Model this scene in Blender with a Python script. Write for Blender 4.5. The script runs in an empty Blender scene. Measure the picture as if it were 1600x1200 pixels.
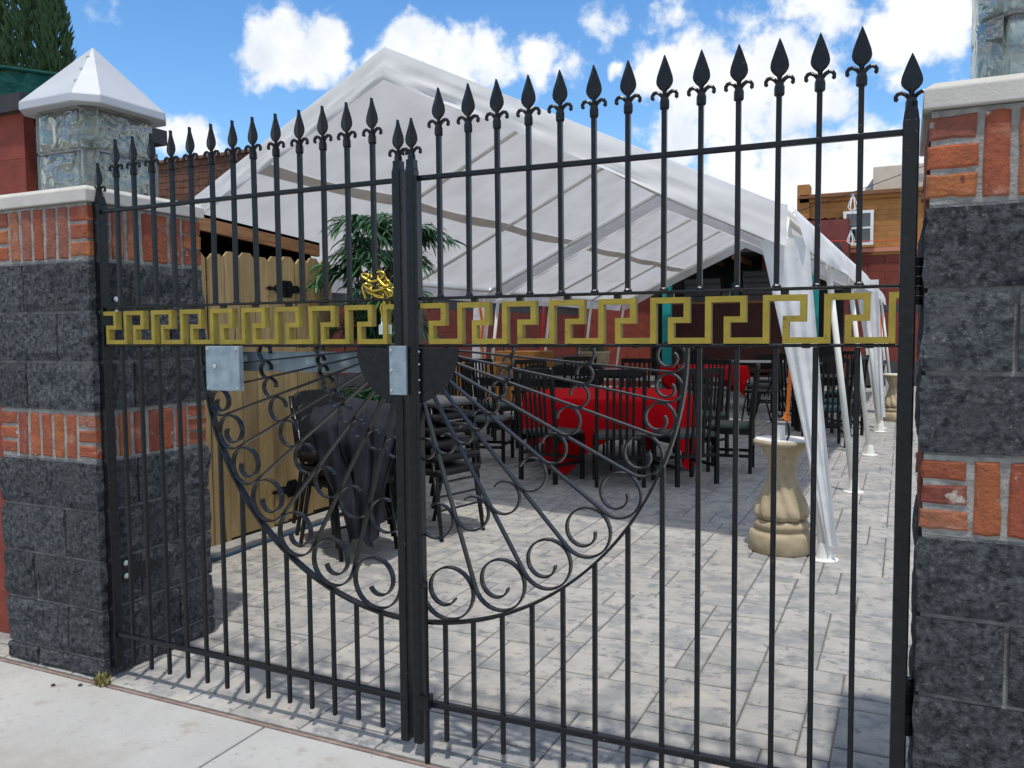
import bpy, math, random
from mathutils import Vector, Matrix, noise
random.seed(7)
R = math.radians
sc = bpy.context.scene
COL = sc.collection

# ---------------------------------------------------------------- camera
YAW, PITCH, ROLL, FPX = 0.44, -0.063, 0.008, 1300.0
CAM = Vector((1.451, -2.325, 1.402))
_r = Vector((math.cos(YAW), math.sin(YAW), 0)); _fw = Vector((-math.sin(YAW), math.cos(YAW), 0)); _z = Vector((0, 0, 1))
_f = _fw*math.cos(PITCH) + _z*math.sin(PITCH); _u = -_fw*math.sin(PITCH) + _z*math.cos(PITCH)
_R = _r*math.cos(ROLL) - _u*math.sin(ROLL); _U = _r*math.sin(ROLL) + _u*math.cos(ROLL)
cam_d = bpy.data.cameras.new('camera'); cam = bpy.data.objects.new('camera', cam_d); COL.objects.link(cam)
cam.matrix_world = Matrix(((_R.x, _U.x, -_f.x, CAM.x), (_R.y, _U.y, -_f.y, CAM.y), (_R.z, _U.z, -_f.z, CAM.z), (0, 0, 0, 1)))
cam_d.sensor_width = 36; cam_d.lens = FPX/1600*36; cam_d.clip_start = 0.05; cam_d.clip_end = 3000
sc.camera = cam

# ---------------------------------------------------------------- sky, sun, exposure
SUN_TO = Vector((0.12, -0.25, 1.0)).normalized()          # towards the sun
SUN_EL = math.asin(SUN_TO.z)
world = bpy.data.worlds.new('World'); sc.world = world; world.use_nodes = True
nt = world.node_tree; nt.nodes.clear()
def wn(t, **k):
    n = nt.nodes.new(t)
    for a, b in k.items(): setattr(n, a, b)
    return n
def wl(a, b): nt.links.new(a, b)
sky = wn('ShaderNodeTexSky', sky_type='NISHITA'); sky.sun_disc = False
sky.sun_elevation = SUN_EL; sky.sun_rotation = math.atan2(SUN_TO.x, SUN_TO.y)
sky.air_density = 1.0; sky.dust_density = 0.25; sky.ozone_density = 2.2; sky.altitude = 200
SKY_STRENGTH = 0.12
hsv = wn('ShaderNodeHueSaturation'); hsv.inputs['Saturation'].default_value = 1.25; hsv.inputs['Value'].default_value = 1.65
wl(sky.outputs[0], hsv.inputs['Color'])
tc = wn('ShaderNodeTexCoord')
def wmath(op, a, b=None, clamp=False):
    n = wn('ShaderNodeMath', operation=op); n.use_clamp = clamp
    for i, v in enumerate((a, b)):
        if v is None: continue
        if isinstance(v, (int, float)): n.inputs[i].default_value = v
        else: wl(v, n.inputs[i])
    return n.outputs[0]
def wnoise(scale, detail, rough=0.55, vec=None):
    n = wn('ShaderNodeTexNoise'); n.inputs['Scale'].default_value = scale; n.inputs['Detail'].default_value = detail
    n.inputs['Roughness'].default_value = rough
    wl(vec if vec is not None else tc.outputs['Generated'], n.inputs['Vector']); return n
warp = wnoise(9.0, 4.0)
wv = wn('ShaderNodeVectorMath', operation='SUBTRACT'); wl(warp.outputs['Color'], wv.inputs[0]); wv.inputs[1].default_value = (0.5, 0.5, 0.5)
wsx = wn('ShaderNodeVectorMath', operation='SCALE'); wl(wv.outputs[0], wsx.inputs[0]); wsx.inputs['Scale'].default_value = 0.11
wadd = wn('ShaderNodeVectorMath', operation='ADD'); wl(tc.outputs['Generated'], wadd.inputs[0]); wl(wsx.outputs[0], wadd.inputs[1])
def cdir(u, v): return (_f + _R*((u-800)/FPX) + _U*((600-v)/FPX)).normalized()
CLOUDS = [  # direction (as bearings worked out from the photograph), size, weight
 (415,88,48,.9),(470,84,58,1),(520,92,52,1),(560,108,34,.8),(618,80,45,.8),(655,78,48,.85),(700,82,55,.95),(742,62,38,.75),(690,125,60,.9),(765,100,40,.7),
 (842,108,44,.8),(880,122,34,.6),(935,36,34,.5),(958,108,16,.7),(1035,112,58,1),(1085,125,80,1.1),(1180,118,78,1.1),(1250,128,70,1.05),(1120,175,60,1),
 (1045,228,52,.95),(1120,270,50,.8),(1165,235,55,.85),(1255,240,70,.85),(1335,215,55,.75),(1210,300,80,1),(1320,300,75,1),(1400,290,75,1),(1400,55,55,1),(1455,40,80,1.05),(1480,80,50,.9),
 (1265,2,60,.9),(1390,230,45,.8),(268,212,38,.9),(312,205,44,1),(345,215,30,.7),(158,16,26,.28),(1050,8,34,.4),(1160,22,40,.42),
 (60,360,70,.7),(150,350,60,.7),(1600,150,70,.9),(1700,60,140,1),(1650,260,120,1)]
field = None
for u, v, r, w in CLOUDS:
    d = wn('ShaderNodeVectorMath', operation='DISTANCE'); wl(wadd.outputs[0], d.inputs[0]); d.inputs[1].default_value = cdir(u, v)
    val = wmath('MULTIPLY', wmath('SUBTRACT', 1.0, wmath('DIVIDE', d.outputs['Value'], r*1.2/FPX)), w)
    field = val if field is None else wmath('MAXIMUM', field, val)
# away from the view the sky goes on with unseen cumulus, thickened to whiten fill light
gen = wnoise(3.2, 7.0, 0.58)
dv = wn('ShaderNodeVectorMath', operation='DOT_PRODUCT'); wl(tc.outputs['Generated'], dv.inputs[0]); dv.inputs[1].default_value = cdir(850, 250)
outm = wn('ShaderNodeMapRange'); wl(dv.outputs['Value'], outm.inputs[0]); outm.inputs[1].default_value = 0.80; outm.inputs[2].default_value = 0.68
outm.inputs[3].default_value = 0; outm.inputs[4].default_value = 1
genv = wmath('MULTIPLY', wmath('MULTIPLY', wmath('SUBTRACT', gen.outputs['Fac'], 0.44), 6.0), outm.outputs[0])
genv = wmath('SUBTRACT', genv, wmath('MULTIPLY', wmath('SUBTRACT', 1.0, outm.outputs[0]), 2.0))
field = wmath('MAXIMUM', wmath('MAXIMUM', field, genv), -1.1)
det = wnoise(24.0, 8.0, 0.62)
field = wmath('ADD', field, wmath('MULTIPLY', wmath('SUBTRACT', det.outputs['Fac'], 0.5), 1.5))
mask = wn('ShaderNodeMapRange', interpolation_type='SMOOTHSTEP'); wl(field, mask.inputs[0])
mask.inputs[1].default_value = 0.05; mask.inputs[2].default_value = 0.50; mask.inputs[3].default_value = 0; mask.inputs[4].default_value = 1
shade = wnoise(11.0, 5.0)
ramp = wn('ShaderNodeValToRGB'); wl(shade.outputs['Fac'], ramp.inputs[0])
ramp.color_ramp.elements[0].position = 0.33; ramp.color_ramp.elements[0].color = (6.6, 7.1, 7.9, 1)
ramp.color_ramp.elements[1].position = 0.55; ramp.color_ramp.elements[1].color = (8.6, 8.8, 9.0, 1)
mix = wn('ShaderNodeMix', data_type='RGBA'); wl(mask.outputs[0], mix.inputs['Factor']); wl(hsv.outputs[0], mix.inputs['A']); wl(ramp.outputs[0], mix.inputs['B'])
bg = wn('ShaderNodeBackground'); bg.inputs['Strength'].default_value = SKY_STRENGTH; wl(mix.outputs['Result'], bg.inputs['Color'])
wo = wn('ShaderNodeOutputWorld'); wl(bg.outputs[0], wo.inputs['Surface'])
sun_d = bpy.data.lights.new('sun', 'SUN'); sun_d.energy = 3.2; sun_d.angle = R(1.6); sun_d.color = (1.0, 0.95, 0.87)
sun = bpy.data.objects.new('sun', sun_d); COL.objects.link(sun); sun.location = (0, 0, 30)
sun.rotation_euler = (-SUN_TO).to_track_quat('-Z', 'Y').to_euler()
vs = sc.view_settings; vs.view_transform = 'Standard'; vs.look = 'None'; vs.exposure = 0.0; vs.gamma = 1.0; vs.use_curve_mapping = False
sc.render.engine = 'CYCLES'
try:
    sc.cycles.max_bounces = 12; sc.cycles.transparent_max_bounces = 16; sc.cycles.transmission_bounces = 10
    sc.cycles.caustics_refractive = False; sc.cycles.caustics_reflective = False
    sc.cycles.use_denoising = True
except Exception: pass

# ---------------------------------------------------------------- helpers
class MB:
    def __init__(s): s.v = []; s.f = []
    def box(s, c, d, rz=0.0, M=None):
        cx, cy, cz = c; hx, hy, hz = d[0]/2, d[1]/2, d[2]/2; n = len(s.v); ca, sa = math.cos(rz), math.sin(rz)
        for sx, sy, sz in ((-1,-1,-1),(1,-1,-1),(1,1,-1),(-1,1,-1),(-1,-1,1),(1,-1,1),(1,1,1),(-1,1,1)):
            x, y, z = sx*hx, sy*hy, sz*hz
            p = Vector((cx+x*ca-y*sa, cy+x*sa+y*ca, cz+z))
            s.v.append(tuple(M @ p) if M else tuple(p))
        s.f += [tuple(n+i for i in q) for q in ((3,2,1,0),(4,5,6,7),(0,1,5,4),(1,2,6,5),(2,3,7,6),(3,0,4,7))]
        return s
    def bar(s, a, b, w, d=None, up=(0,0,1)):
        """square bar from a to b"""
        d = d or w; a = Vector(a); b = Vector(b); t = (b-a).normalized(); up = Vector(up)
        if abs(t.dot(up)) > 0.95: up = Vector((0, 1, 0))
        x = t.cross(up).normalized(); y = x.cross(t); n = len(s.v)
        for p in (a, b):
            for i, j in ((-1,-1),(1,-1),(1,1),(-1,1)): s.v.append(tuple(p + x*i*w/2 + y*j*d/2))
        s.f += [tuple(n+i for i in q) for q in ((3,2,1,0),(4,5,6,7),(0,1,5,4),(1,2,6,5),(2,3,7,6),(3,0,4,7))]
        return s
    def tube(s, pts, r, n=8, caps=True):
        pts = [Vector(p) for p in pts]; m = len(pts); rr = r if isinstance(r, (list, tuple)) else [r]*m
        b0 = len(s.v); px = None
        for i, p in enumerate(pts):
            t = (pts[min(i+1, m-1)] - pts[max(i-1, 0)]).normalized()
            if px is None:
                ref = Vector((0,0,1)) if abs(t.z) < 0.9 else Vector((1,0,0)); px = t.cross(ref).normalized()
            else: px = (px - t*px.dot(t)).normalized()
            py = t.cross(px)
            for k in range(n):
                a = 2*math.pi*k/n; s.v.append(tuple(p + px*math.cos(a)*rr[i] + py*math.sin(a)*rr[i]))
        for i in range(m-1):
            for k in range(n):
                k2 = (k+1) % n; s.f.append((b0+i*n+k, b0+i*n+k2, b0+(i+1)*n+k2, b0+(i+1)*n+k))
        if caps: s.f.append(tuple(b0+k for k in reversed(range(n)))); s.f.append(tuple(b0+(m-1)*n+k for k in range(n)))
        return s
    def lathe(s, prof, n=24, c=(0,0,0), fn=None, caps=True):
        b0 = len(s.v)
        for r, z in prof:
            for k in range(n):
                a = 2*math.pi*k/n; q = fn(r, z, a) if fn else r
                s.v.append((c[0]+q*math.cos(a), c[1]+q*math.sin(a), c[2]+z))
        m = len(prof)
        for i in range(m-1):
            for k in range(n):
                k2 = (k+1) % n; s.f.append((b0+i*n+k, b0+i*n+k2, b0+(i+1)*n+k2, b0+(i+1)*n+k))
        if caps: s.f.append(tuple(b0+k for k in reversed(range(n)))); s.f.append(tuple(b0+(m-1)*n+k for k in range(n)))
        return s
    def prism(s, poly, y0, y1, ax='y'):
        """polygon in (x,z) pushed along y (ax='y') or in (x,y) pushed along z, or (y,z) along x"""
        n = len(s.v); k = len(poly)
        def P(a, b, t): return {'y': (a, t, b), 'z': (a, b, t), 'x': (t, a, b)}[ax]
        for t in (y0, y1):
            for a, b in poly: s.v.append(P(a, b, t))
        s.f.append(tuple(range(n, n+k))); s.f.append(tuple(reversed(range(n+k, n+2*k))))
        for i in range(k): j = (i+1) % k; s.f.append((n+i, n+k+i, n+k+j, n+j))
        return s
    def ribbon(s, pts, t, y0, y1):
        """flat bar following a path of (x,z), thickness t in the plane, from y0 to y1"""
        m = len(pts); b0 = len(s.v)
        for i in range(m):
            a = Vector(pts[max(i-1, 0)]); b = Vector(pts[min(i+1, m-1)]); d = (b-a).normalized(); nx, nz = -d.y, d.x
            x, z = pts[i]
            for sg, y in ((1, y0), (1, y1), (-1, y1), (-1, y0)): s.v.append((x+nx*t/2*sg, y, z+nz*t/2*sg))
        for i in range(m-1):
            for k in range(4):
                k2 = (k+1) % 4; s.f.append((b0+i*4+k, b0+i*4+k2, b0+(i+1)*4+k2, b0+(i+1)*4+k))
        s.f.append((b0+3, b0+2, b0+1, b0)); e = b0+(m-1)*4; s.f.append((e, e+1, e+2, e+3))
        return s
    def grid(s, fn, nu, nv):
        b0 = len(s.v)
        for j in range(nv+1):
            for i in range(nu+1): s.v.append(tuple(fn(i/nu, j/nv)))
        for j in range(nv):
            for i in range(nu):
                a = b0 + j*(nu+1) + i; s.f.append((a, a+1, a+nu+2, a+nu+1))
        return s
    def mesh(s, name, mat=None, smooth=False):
        me = bpy.data.meshes.new(name); me.from_pydata(s.v, [], s.f); me.update()
        if mat: me.materials.append(mat)
        if smooth: me.polygons.foreach_set('use_smooth', [True]*len(me.polygons))
        return me
def put(name, me, parent=None, loc=(0,0,0), rot=(0,0,0), scale=None):
    o = bpy.data.objects.new(name, me); COL.objects.link(o); o.parent = parent; o.location = loc; o.rotation_euler = rot
    if scale: o.scale = scale
    return o
def obj(name, mb, mat, parent=None, smooth=False, loc=(0,0,0), rot=(0,0,0), bevel=0, seg=2):
    o = put(name, mb.mesh(name, mat, smooth), parent, loc, rot)
    if bevel:
        m = o.modifiers.new('bevel', 'BEVEL'); m.width = bevel; m.segments = seg; m.limit_method = 'ANGLE'; m.angle_limit = R(35)
    return o
def thing(name, label, cat, loc=(0,0,0), rz=0.0, group=None):
    o = bpy.data.objects.new(name, None); COL.objects.link(o); o.location = loc; o.rotation_euler = (0,0,rz)
    o.empty_display_size = 0.1
    return tag(o, label, cat, group)
def tag(o, label, cat, group=None):
    o['label'] = label; o['category'] = cat
    if group: o['group'] = group
    return o
def struct(o): o['kind'] = 'structure'; return o
def dup(root, loc, rz, label, group=None):
    def cp(o, par):
        c = o.copy(); COL.objects.link(c); c.parent = par
        for ch in kids.get(o.name, ()): cp(ch, c)
        return c
    kids = {}
    for o in COL.objects:
        if o.parent: kids.setdefault(o.parent.name, []).append(o)
    r = cp(root, None); r.location = loc; r.rotation_euler = (0,0,rz); r['label'] = label
    if group: r['group'] = group
    return r

# ---------------------------------------------------------------- materials
def mat(name, c1, c2=None, rough=0.7, metal=0.0, scale=8.0, detail=6.0, bump=0.0, bscale=None, lo=0.35, hi=0.65, spec=0.5,
        jitter=0.0, coord='Object', stretch=None, sheen=0.0, coat=0.0, extra=None):
    m = bpy.data.materials.new(name); m.use_nodes = True; t = m.node_tree; b = t.nodes['Principled BSDF']
    b.inputs['Roughness'].default_value = rough; b.inputs['Metallic'].default_value = metal; b.inputs['Specular IOR Level'].default_value = spec
    if coat: b.inputs['Coat Weight'].default_value = coat; b.inputs['Coat Roughness'].default_value = 0.15
    if sheen: b.inputs['Sheen Weight'].default_value = sheen
    N = t.nodes.new; L = t.links.new
    tc = N('ShaderNodeTexCoord'); oi = N('ShaderNodeObjectInfo')
    off = N('ShaderNodeVectorMath'); off.operation = 'SCALE'; off.inputs[0].default_value = (37.1, 53.7, 71.3); L(oi.outputs['Random'], off.inputs['Scale'])
    ad = N('ShaderNodeVectorMath'); L(tc.outputs[coord], ad.inputs[0]); L(off.outputs[0], ad.inputs[1])
    vec = ad.outputs[0]
    if stretch:
        mp = N('ShaderNodeMapping'); mp.inputs['Scale'].default_value = stretch; L(vec, mp.inputs['Vector']); vec = mp.outputs[0]
    n1 = N('ShaderNodeTexNoise'); n1.inputs['Scale'].default_value = scale; n1.inputs['Detail'].default_value = detail; n1.inputs['Roughness'].default_value = 0.6
    L(vec, n1.inputs['Vector'])
    col = None
    if c2 is not None:
        rp = N('ShaderNodeValToRGB'); rp.color_ramp.elements[0].position = lo; rp.color_ramp.elements[1].position = hi
        rp.color_ramp.elements[0].color = (*c1, 1); rp.color_ramp.elements[1].color = (*c2, 1); L(n1.outputs['Fac'], rp.inputs[0]); col = rp.outputs[0]
    else:
        rg = N('ShaderNodeRGB'); rg.outputs[0].default_value = (*c1, 1); col = rg.outputs[0]
    ctx = dict(N=N, L=L, vec=vec, oi=oi, tc=tc, b=b, t=t, n1=n1)
    if extra: col = extra(ctx, col)
    if jitter:
        hs = N('ShaderNodeHueSaturation'); mr = N('ShaderNodeMapRange'); L(oi.outputs['Random'], mr.inputs[0])
        mr.inputs[3].default_value = 1-jitter; mr.inputs[4].default_value = 1+jitter; L(mr.outputs[0], hs.inputs['Value']); L(col, hs.inputs['Color']); col = hs.outputs[0]
    L(col, b.inputs['Base Color'])
    if bump:
        n2 = N('ShaderNodeTexNoise'); n2.inputs['Scale'].default_value = bscale or scale*3; n2.inputs['Detail'].default_value = 8; n2.inputs['Roughness'].default_value = 0.65
        L(vec, n2.inputs['Vector']); bp = N('ShaderNodeBump'); bp.inputs['Strength'].default_value = min(1, bump); bp.inputs['Distance'].default_value = 0.02*max(1, bump)
        L(n2.outputs['Fac'], bp.inputs['Height']); L(bp.outputs[0], b.inputs['Normal'])
    return m
def nz(c, scale, detail=6, rough=0.6, vec=None):
    n = c['N']('ShaderNodeTexNoise'); n.inputs['Scale'].default_value = scale; n.inputs['Detail'].default_value = detail; n.inputs['Roughness'].default_value = rough
    c['L'](vec if vec is not None else c['vec'], n.inputs['Vector']); return n.outputs['Fac']
def rampf(c, src, lo, hi):
    m = c['N']('ShaderNodeMapRange'); m.interpolation_type = 'SMOOTHSTEP'; c['L'](src, m.inputs[0]); m.inputs[1].default_value = lo; m.inputs[2].default_value = hi; return m.outputs[0]
def mixc(c, fac, a, b):
    m = c['N']('ShaderNodeMix'); m.data_type = 'RGBA'
    c['L'](fac, m.inputs['Factor'])
    for s, v in (('A', a), ('B', b)):
        if isinstance(v, tuple): m.inputs[s].default_value = (*v, 1)
        else: c['L'](v, m.inputs[s])
    return m.outputs['Result']
def patch(lo, hi, col, scale, detail=6):
    return lambda c, base: mixc(c, rampf(c, nz(c, scale, detail), lo, hi), base, col)
def chain(*fs):
    def g(c, base):
        for f in fs: base = f(c, base)
        return base
    return g
def pick(cols):
    """per-object colour choice"""
    def g(c, base):
        rp = c['N']('ShaderNodeValToRGB'); rp.color_ramp.interpolation = 'LINEAR'
        while len(rp.color_ramp.elements) < len(cols): rp.color_ramp.elements.new(0.5)
        for i, e in enumerate(rp.color_ramp.elements): e.position = i/(len(cols)-1); e.color = (*cols[i], 1)
        c['L'](c['oi'].outputs['Random'], rp.inputs[0])
        m = c['N']('ShaderNodeMix'); m.data_type = 'RGBA'; m.blend_type = 'MULTIPLY'; m.inputs['Factor'].default_value = 1
        c['L'](rp.outputs[0], m.inputs['A']); c['L'](base, m.inputs['B']); return m.outputs['Result']
    return g

IRON = mat('iron_black', (0.005,0.006,0.008), (0.009,0.011,0.014), rough=0.21, scale=30, bump=0.10, bscale=60, spec=0.27, extra=chain(patch(0.66, 0.72, (0.05,0.038,0.03), 55, 8), patch(0.71, 0.74, (0.22,0.20,0.18), 150, 4)))
GOLD = mat('mustard_paint', (0.235,0.175,0.012), (0.31,0.235,0.018), rough=0.55, scale=14, bump=0.15, bscale=80, extra=patch(0.60, 0.72, (0.14,0.10,0.02), 38))
GALV = mat('galvanised_steel', (0.20,0.26,0.30), (0.30,0.37,0.41), rough=0.5, metal=0.35, scale=25, bump=0.05)
ZINC = mat('zinc_bolt', (0.55,0.58,0.6), rough=0.3, metal=0.9)
BRASS = mat('brass_chain', (0.55,0.40,0.07), (0.4,0.28,0.05), rough=0.25, metal=1.0, scale=60)
STONE = mat('split_face_block', (0.030,0.037,0.044), (0.165,0.18,0.195), rough=0.95, spec=0.2, scale=48, detail=12, bump=2.6, bscale=55, lo=0.36, hi=0.68, jitter=0.15,
            extra=chain(patch(0.55, 0.75, (0.27,0.28,0.28), 80, 10), patch(0.50, 0.75, (0.12,0.128,0.137), 6)))  # pale flecks: mineral grain plus sunlit facets put into the colour
DMORT = mat('dark_mortar', (0.15,0.155,0.155), (0.32,0.32,0.31), rough=0.95, scale=16, bump=0.8, bscale=90)
BRICK = mat('red_clay_brick', (0.72,0.72,0.72), (1.1,1.05,1.0), rough=0.8, scale=22, bump=0.6, bscale=70,
            extra=chain(pick([(0.33,0.085,0.032),(0.24,0.055,0.03),(0.39,0.125,0.035),(0.31,0.125,0.075),(0.18,0.042,0.032),(0.37,0.10,0.038),(0.28,0.07,0.035)]),
                        patch(0.56, 0.74, (0.36,0.19,0.13), 13), patch(0.64, 0.69, (0.44,0.39,0.33), 12, 9), patch(0.63, 0.70, (0.10,0.025,0.018), 42, 9)))
MORTAR = mat('grey_mortar', (0.24,0.235,0.22), (0.40,0.39,0.36), rough=0.95, scale=30, bump=0.8, bscale=90, extra=patch(0.62,0.74,(0.15,0.15,0.145),12))
CAPST = mat('cast_stone_cap', (0.46,0.44,0.40), (0.56,0.54,0.49), rough=0.9, scale=6, bump=0.2, bscale=120, extra=patch(0.70, 0.76, (0.25,0.23,0.2), 60))
ALU = mat('sheet_aluminium', (0.44,0.46,0.49), (0.52,0.54,0.57), rough=0.66, metal=0.45, spec=0.3, scale=3)
FENCEW = mat('pine_picket', (0.30,0.20,0.085), (0.46,0.33,0.155), rough=0.75, scale=7, stretch=(3.5,3.5,0.35), bump=0.25, bscale=22, jitter=0.22, lo=0.3, hi=0.7,
             extra=chain(patch(0.55, 0.75, (0.24,0.17,0.09), 2.2, 8), patch(0.70, 0.74, (0.12,0.062,0.025), 3.6, 2)))
BEAMW = mat('stained_beam', (0.20,0.085,0.03), (0.38,0.19,0.08), rough=0.7, scale=6, stretch=(8,0.6,8), bump=0.15)
DARK = mat('dark_interior', (0.012,0.011,0.010), (0.03,0.027,0.025), rough=0.95, scale=3)  # near-black colour stands in for the shade inside shed and porch
TUBEW = mat('white_enamel', (0.70,0.70,0.65), (0.78,0.78,0.73), rough=0.4, scale=8)
REDCL = mat('red_tablecloth', (0.50,0.004,0.010), (0.58,0.006,0.012), rough=0.95, spec=0.05, scale=4)
BLACKCL = mat('charcoal_cloth', (0.016,0.017,0.022), (0.028,0.029,0.038), rough=0.95, spec=0.1, scale=5)
LACQ = mat('black_lacquer', (0.006,0.006,0.007), (0.011,0.011,0.011), rough=0.42, spec=0.2, scale=20)
VINYL = mat('black_vinyl', (0.007,0.007,0.008), (0.014,0.014,0.015), rough=0.45, spec=0.15, scale=30, bump=0.1)
GREYV = mat('grey_vinyl', (0.055,0.055,0.058), (0.08,0.08,0.083), rough=0.45, scale=20)
PAD = mat('grey_green_pad', (0.035,0.055,0.052), (0.055,0.08,0.075), rough=0.6, scale=20)
TEALPAD = mat('teal_pad', (0.03,0.09,0.10), (0.045,0.12,0.13), rough=0.6, scale=20)
PED = mat('tan_cast_concrete', (0.32,0.255,0.16), (0.44,0.365,0.245), rough=0.8, scale=10, bump=0.25, bscale=60, extra=patch(0.6,0.75,(0.26,0.19,0.1),16))
PEDTOP = mat('white_top', (0.60,0.58,0.54), (0.70,0.68,0.64), rough=0.7, scale=12)
def blockwall(name, c1, c2, jit=0.08): return mat(name, c1, c2, rough=0.8, scale=7, bump=0.25, bscale=50, jitter=jit)
REDW = blockwall('red_painted_block', (0.17,0.030,0.018), (0.24,0.045,0.027))
REDWF = blockwall('red_wall_paint', (0.15,0.028,0.019), (0.21,0.04,0.026))
CHARC = blockwall('charcoal_band', (0.035,0.037,0.04), (0.07,0.072,0.076))
ORANGE = mat('ochre_brick', (0.32,0.145,0.04), (0.40,0.19,0.055), rough=0.85, scale=5, bump=0.3, bscale=40, jitter=0.05)
OCHTRIM = mat('dark_trim', (0.16,0.07,0.03), (0.2,0.09,0.04), rough=0.7, scale=6)
MAROON = mat('maroon_metal', (0.13,0.018,0.014), (0.18,0.028,0.02), rough=0.5, scale=5)
OLDBRK = mat('old_brown_brick', (0.07,0.032,0.022), (0.15,0.065,0.035), rough=0.9, scale=10, bump=0.3, jitter=0.25, extra=patch(0.62,0.7,(0.27,0.11,0.04),7))
TEAL = mat('teal_paint', (0.0,0.26,0.27), (0.01,0.33,0.33), rough=0.5, scale=5)
WHITEP = mat('white_paint', (0.75,0.75,0.74), (0.8,0.8,0.79), rough=0.5, scale=5)
BEIGE = mat('beige_sheet_metal', (0.48,0.43,0.35), (0.55,0.5,0.42), rough=0.6, scale=4)
OAK = mat('honey_wood', (0.26,0.115,0.025), (0.34,0.16,0.04), rough=0.5, scale=6, stretch=(6,6,0.6))
SANDT = mat('grey_table_top', (0.50,0.50,0.48), (0.6,0.6,0.58), rough=0.5, scale=6)
ORSTR = mat('orange_webbing', (0.80,0.17,0.01), (0.9,0.22,0.02), rough=0.7, scale=20)
REDSTR = mat('red_webbing', (0.65,0.015,0.015), rough=0.7)
HOSE = mat('blue_hose', (0.006,0.05,0.09), (0.01,0.06,0.16), rough=0.35, scale=9)
HOSEG = mat('green_hose', (0.006,0.075,0.06), rough=0.35)
BARK = mat('cane_bark', (0.16,0.10,0.055), (0.26,0.18,0.10), rough=0.85, scale=18, bump=0.5)
BARREL = mat('brown_barrel', (0.05,0.028,0.016), (0.10,0.055,0.03), rough=0.7, scale=8, stretch=(5,5,0.5))
CONC = mat('sidewalk_concrete', (0.385,0.378,0.362), (0.46,0.452,0.432), rough=0.92, scale=2.2, detail=9, bump=0.3, bscale=130, coord='Object', lo=0.3, hi=0.7,
           extra=chain(patch(0.48, 0.70, (0.35,0.335,0.31), 2.6, 9), patch(0.56, 0.74, (0.33,0.305,0.275), 9, 9), patch(0.56, 0.70, (0.36,0.345,0.33), 40, 6), patch(0.69, 0.73, (0.22,0.2,0.18), 40)))
EARTH = mat('plain_ground', (0.20,0.19,0.17), (0.28,0.27,0.24), rough=0.95, scale=1.0)
GROUT = mat('dark_joint', (0.09,0.086,0.08), (0.16,0.153,0.14), rough=0.95, scale=18)
EDGE = mat('worn_red_edge', (0.22,0.15,0.125), (0.34,0.26,0.22), rough=0.95, scale=14, bump=0.6, bscale=60)
STAMP = mat('stamped_slate_concrete', (0.32,0.303,0.275), (0.42,0.40,0.365), rough=0.75, scale=5, detail=8, bump=0.9, bscale=11, jitter=0.07, lo=0.3, hi=0.7,
            extra=chain(patch(0.44, 0.64, (0.25,0.25,0.245), 5.5, 10), patch(0.51, 0.68, (0.185,0.19,0.197), 12, 10), patch(0.56, 0.70, (0.43,0.395,0.34), 3.4, 8), patch(0.60, 0.68, (0.18,0.18,0.185), 27, 8)))  # grey patches: release-agent mottling plus relief shadows painted into the colour
ROOFB = mat('black_flashing', (0.015,0.016,0.018), (0.03,0.03,0.033), rough=0.7, scale=8)

def fabric(name, col, transl, rough=0.8, bump=0.0, bscale=10):
    m = bpy.data.materials.new(name); m.use_nodes = True; t = m.node_tree; b = t.nodes['Principled BSDF']
    b.inputs['Base Color'].default_value = (*col, 1); b.inputs['Roughness'].default_value = rough; b.inputs['Specular IOR Level'].default_value = 0.25
    tr = t.nodes.new('ShaderNodeBsdfTranslucent'); tr.inputs['Color'].default_value = (*col, 1)
    mx = t.nodes.new('ShaderNodeMixShader'); mx.inputs[0].default_value = transl
    tcn = t.nodes.new('ShaderNodeTexCoord'); nn = t.nodes.new('ShaderNodeTexNoise'); nn.inputs['Scale'].default_value = 2.2; nn.inputs['Detail'].default_value = 6
    t.links.new(tcn.outputs['Object'], nn.inputs['Vector'])
    rp = t.nodes.new('ShaderNodeValToRGB'); rp.color_ramp.elements[0].color = (col[0]*0.88, col[1]*0.88, col[2]*0.87, 1); rp.color_ramp.elements[1].color = (*col, 1)
    rp.color_ramp.elements[0].position = 0.35; rp.color_ramp.elements[1].position = 0.6
    t.links.new(nn.outputs['Fac'], rp.inputs[0]); t.links.new(rp.outputs[0], b.inputs['Base Color']); t.links.new(rp.outputs[0], tr.inputs['Color'])
    if bump:
        n2 = t.nodes.new('ShaderNodeTexNoise'); n2.inputs['Scale'].default_value = bscale; n2.inputs['Detail'].default_value = 4; t.links.new(tcn.outputs['Object'], n2.inputs['Vector'])
        bp = t.nodes.new('ShaderNodeBump'); bp.inputs['Strength'].default_value = bump; bp.inputs['Distance'].default_value = 0.05
        t.links.new(n2.outputs['Fac'], bp.inputs['Height']); t.links.new(bp.outputs[0], b.inputs['Normal'])
    out = t.nodes['Material Output']; t.links.new(b.outputs[0], mx.inputs[1]); t.links.new(tr.outputs[0], mx.inputs[2]); t.links.new(mx.outputs[0], out.inputs['Surface'])
    return m
TENT = fabric('white_canopy_fabric', (0.88,0.88,0.88), 0.31, bump=0.12, bscale=3)
DRAPE = fabric('white_curtain_fabric', (0.84,0.85,0.86), 0.22, bump=0.2, bscale=9)
SEAMF = fabric('beige_seam_fabric', (0.66,0.62,0.56), 0.28)
LEAF = fabric('silk_leaf', (0.045,0.115,0.062), 0.25, rough=0.4)
LEAF2 = fabric('silk_leaf_bright', (0.05,0.16,0.05), 0.25, rough=0.4)
CONIF = fabric('arborvitae_leaf', (0.065,0.125,0.055), 0.25, rough=0.7)
MESHG = fabric('green_shade_net', (0.014,0.10,0.085), 0.35, bump=0.5, bscale=14)

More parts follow.
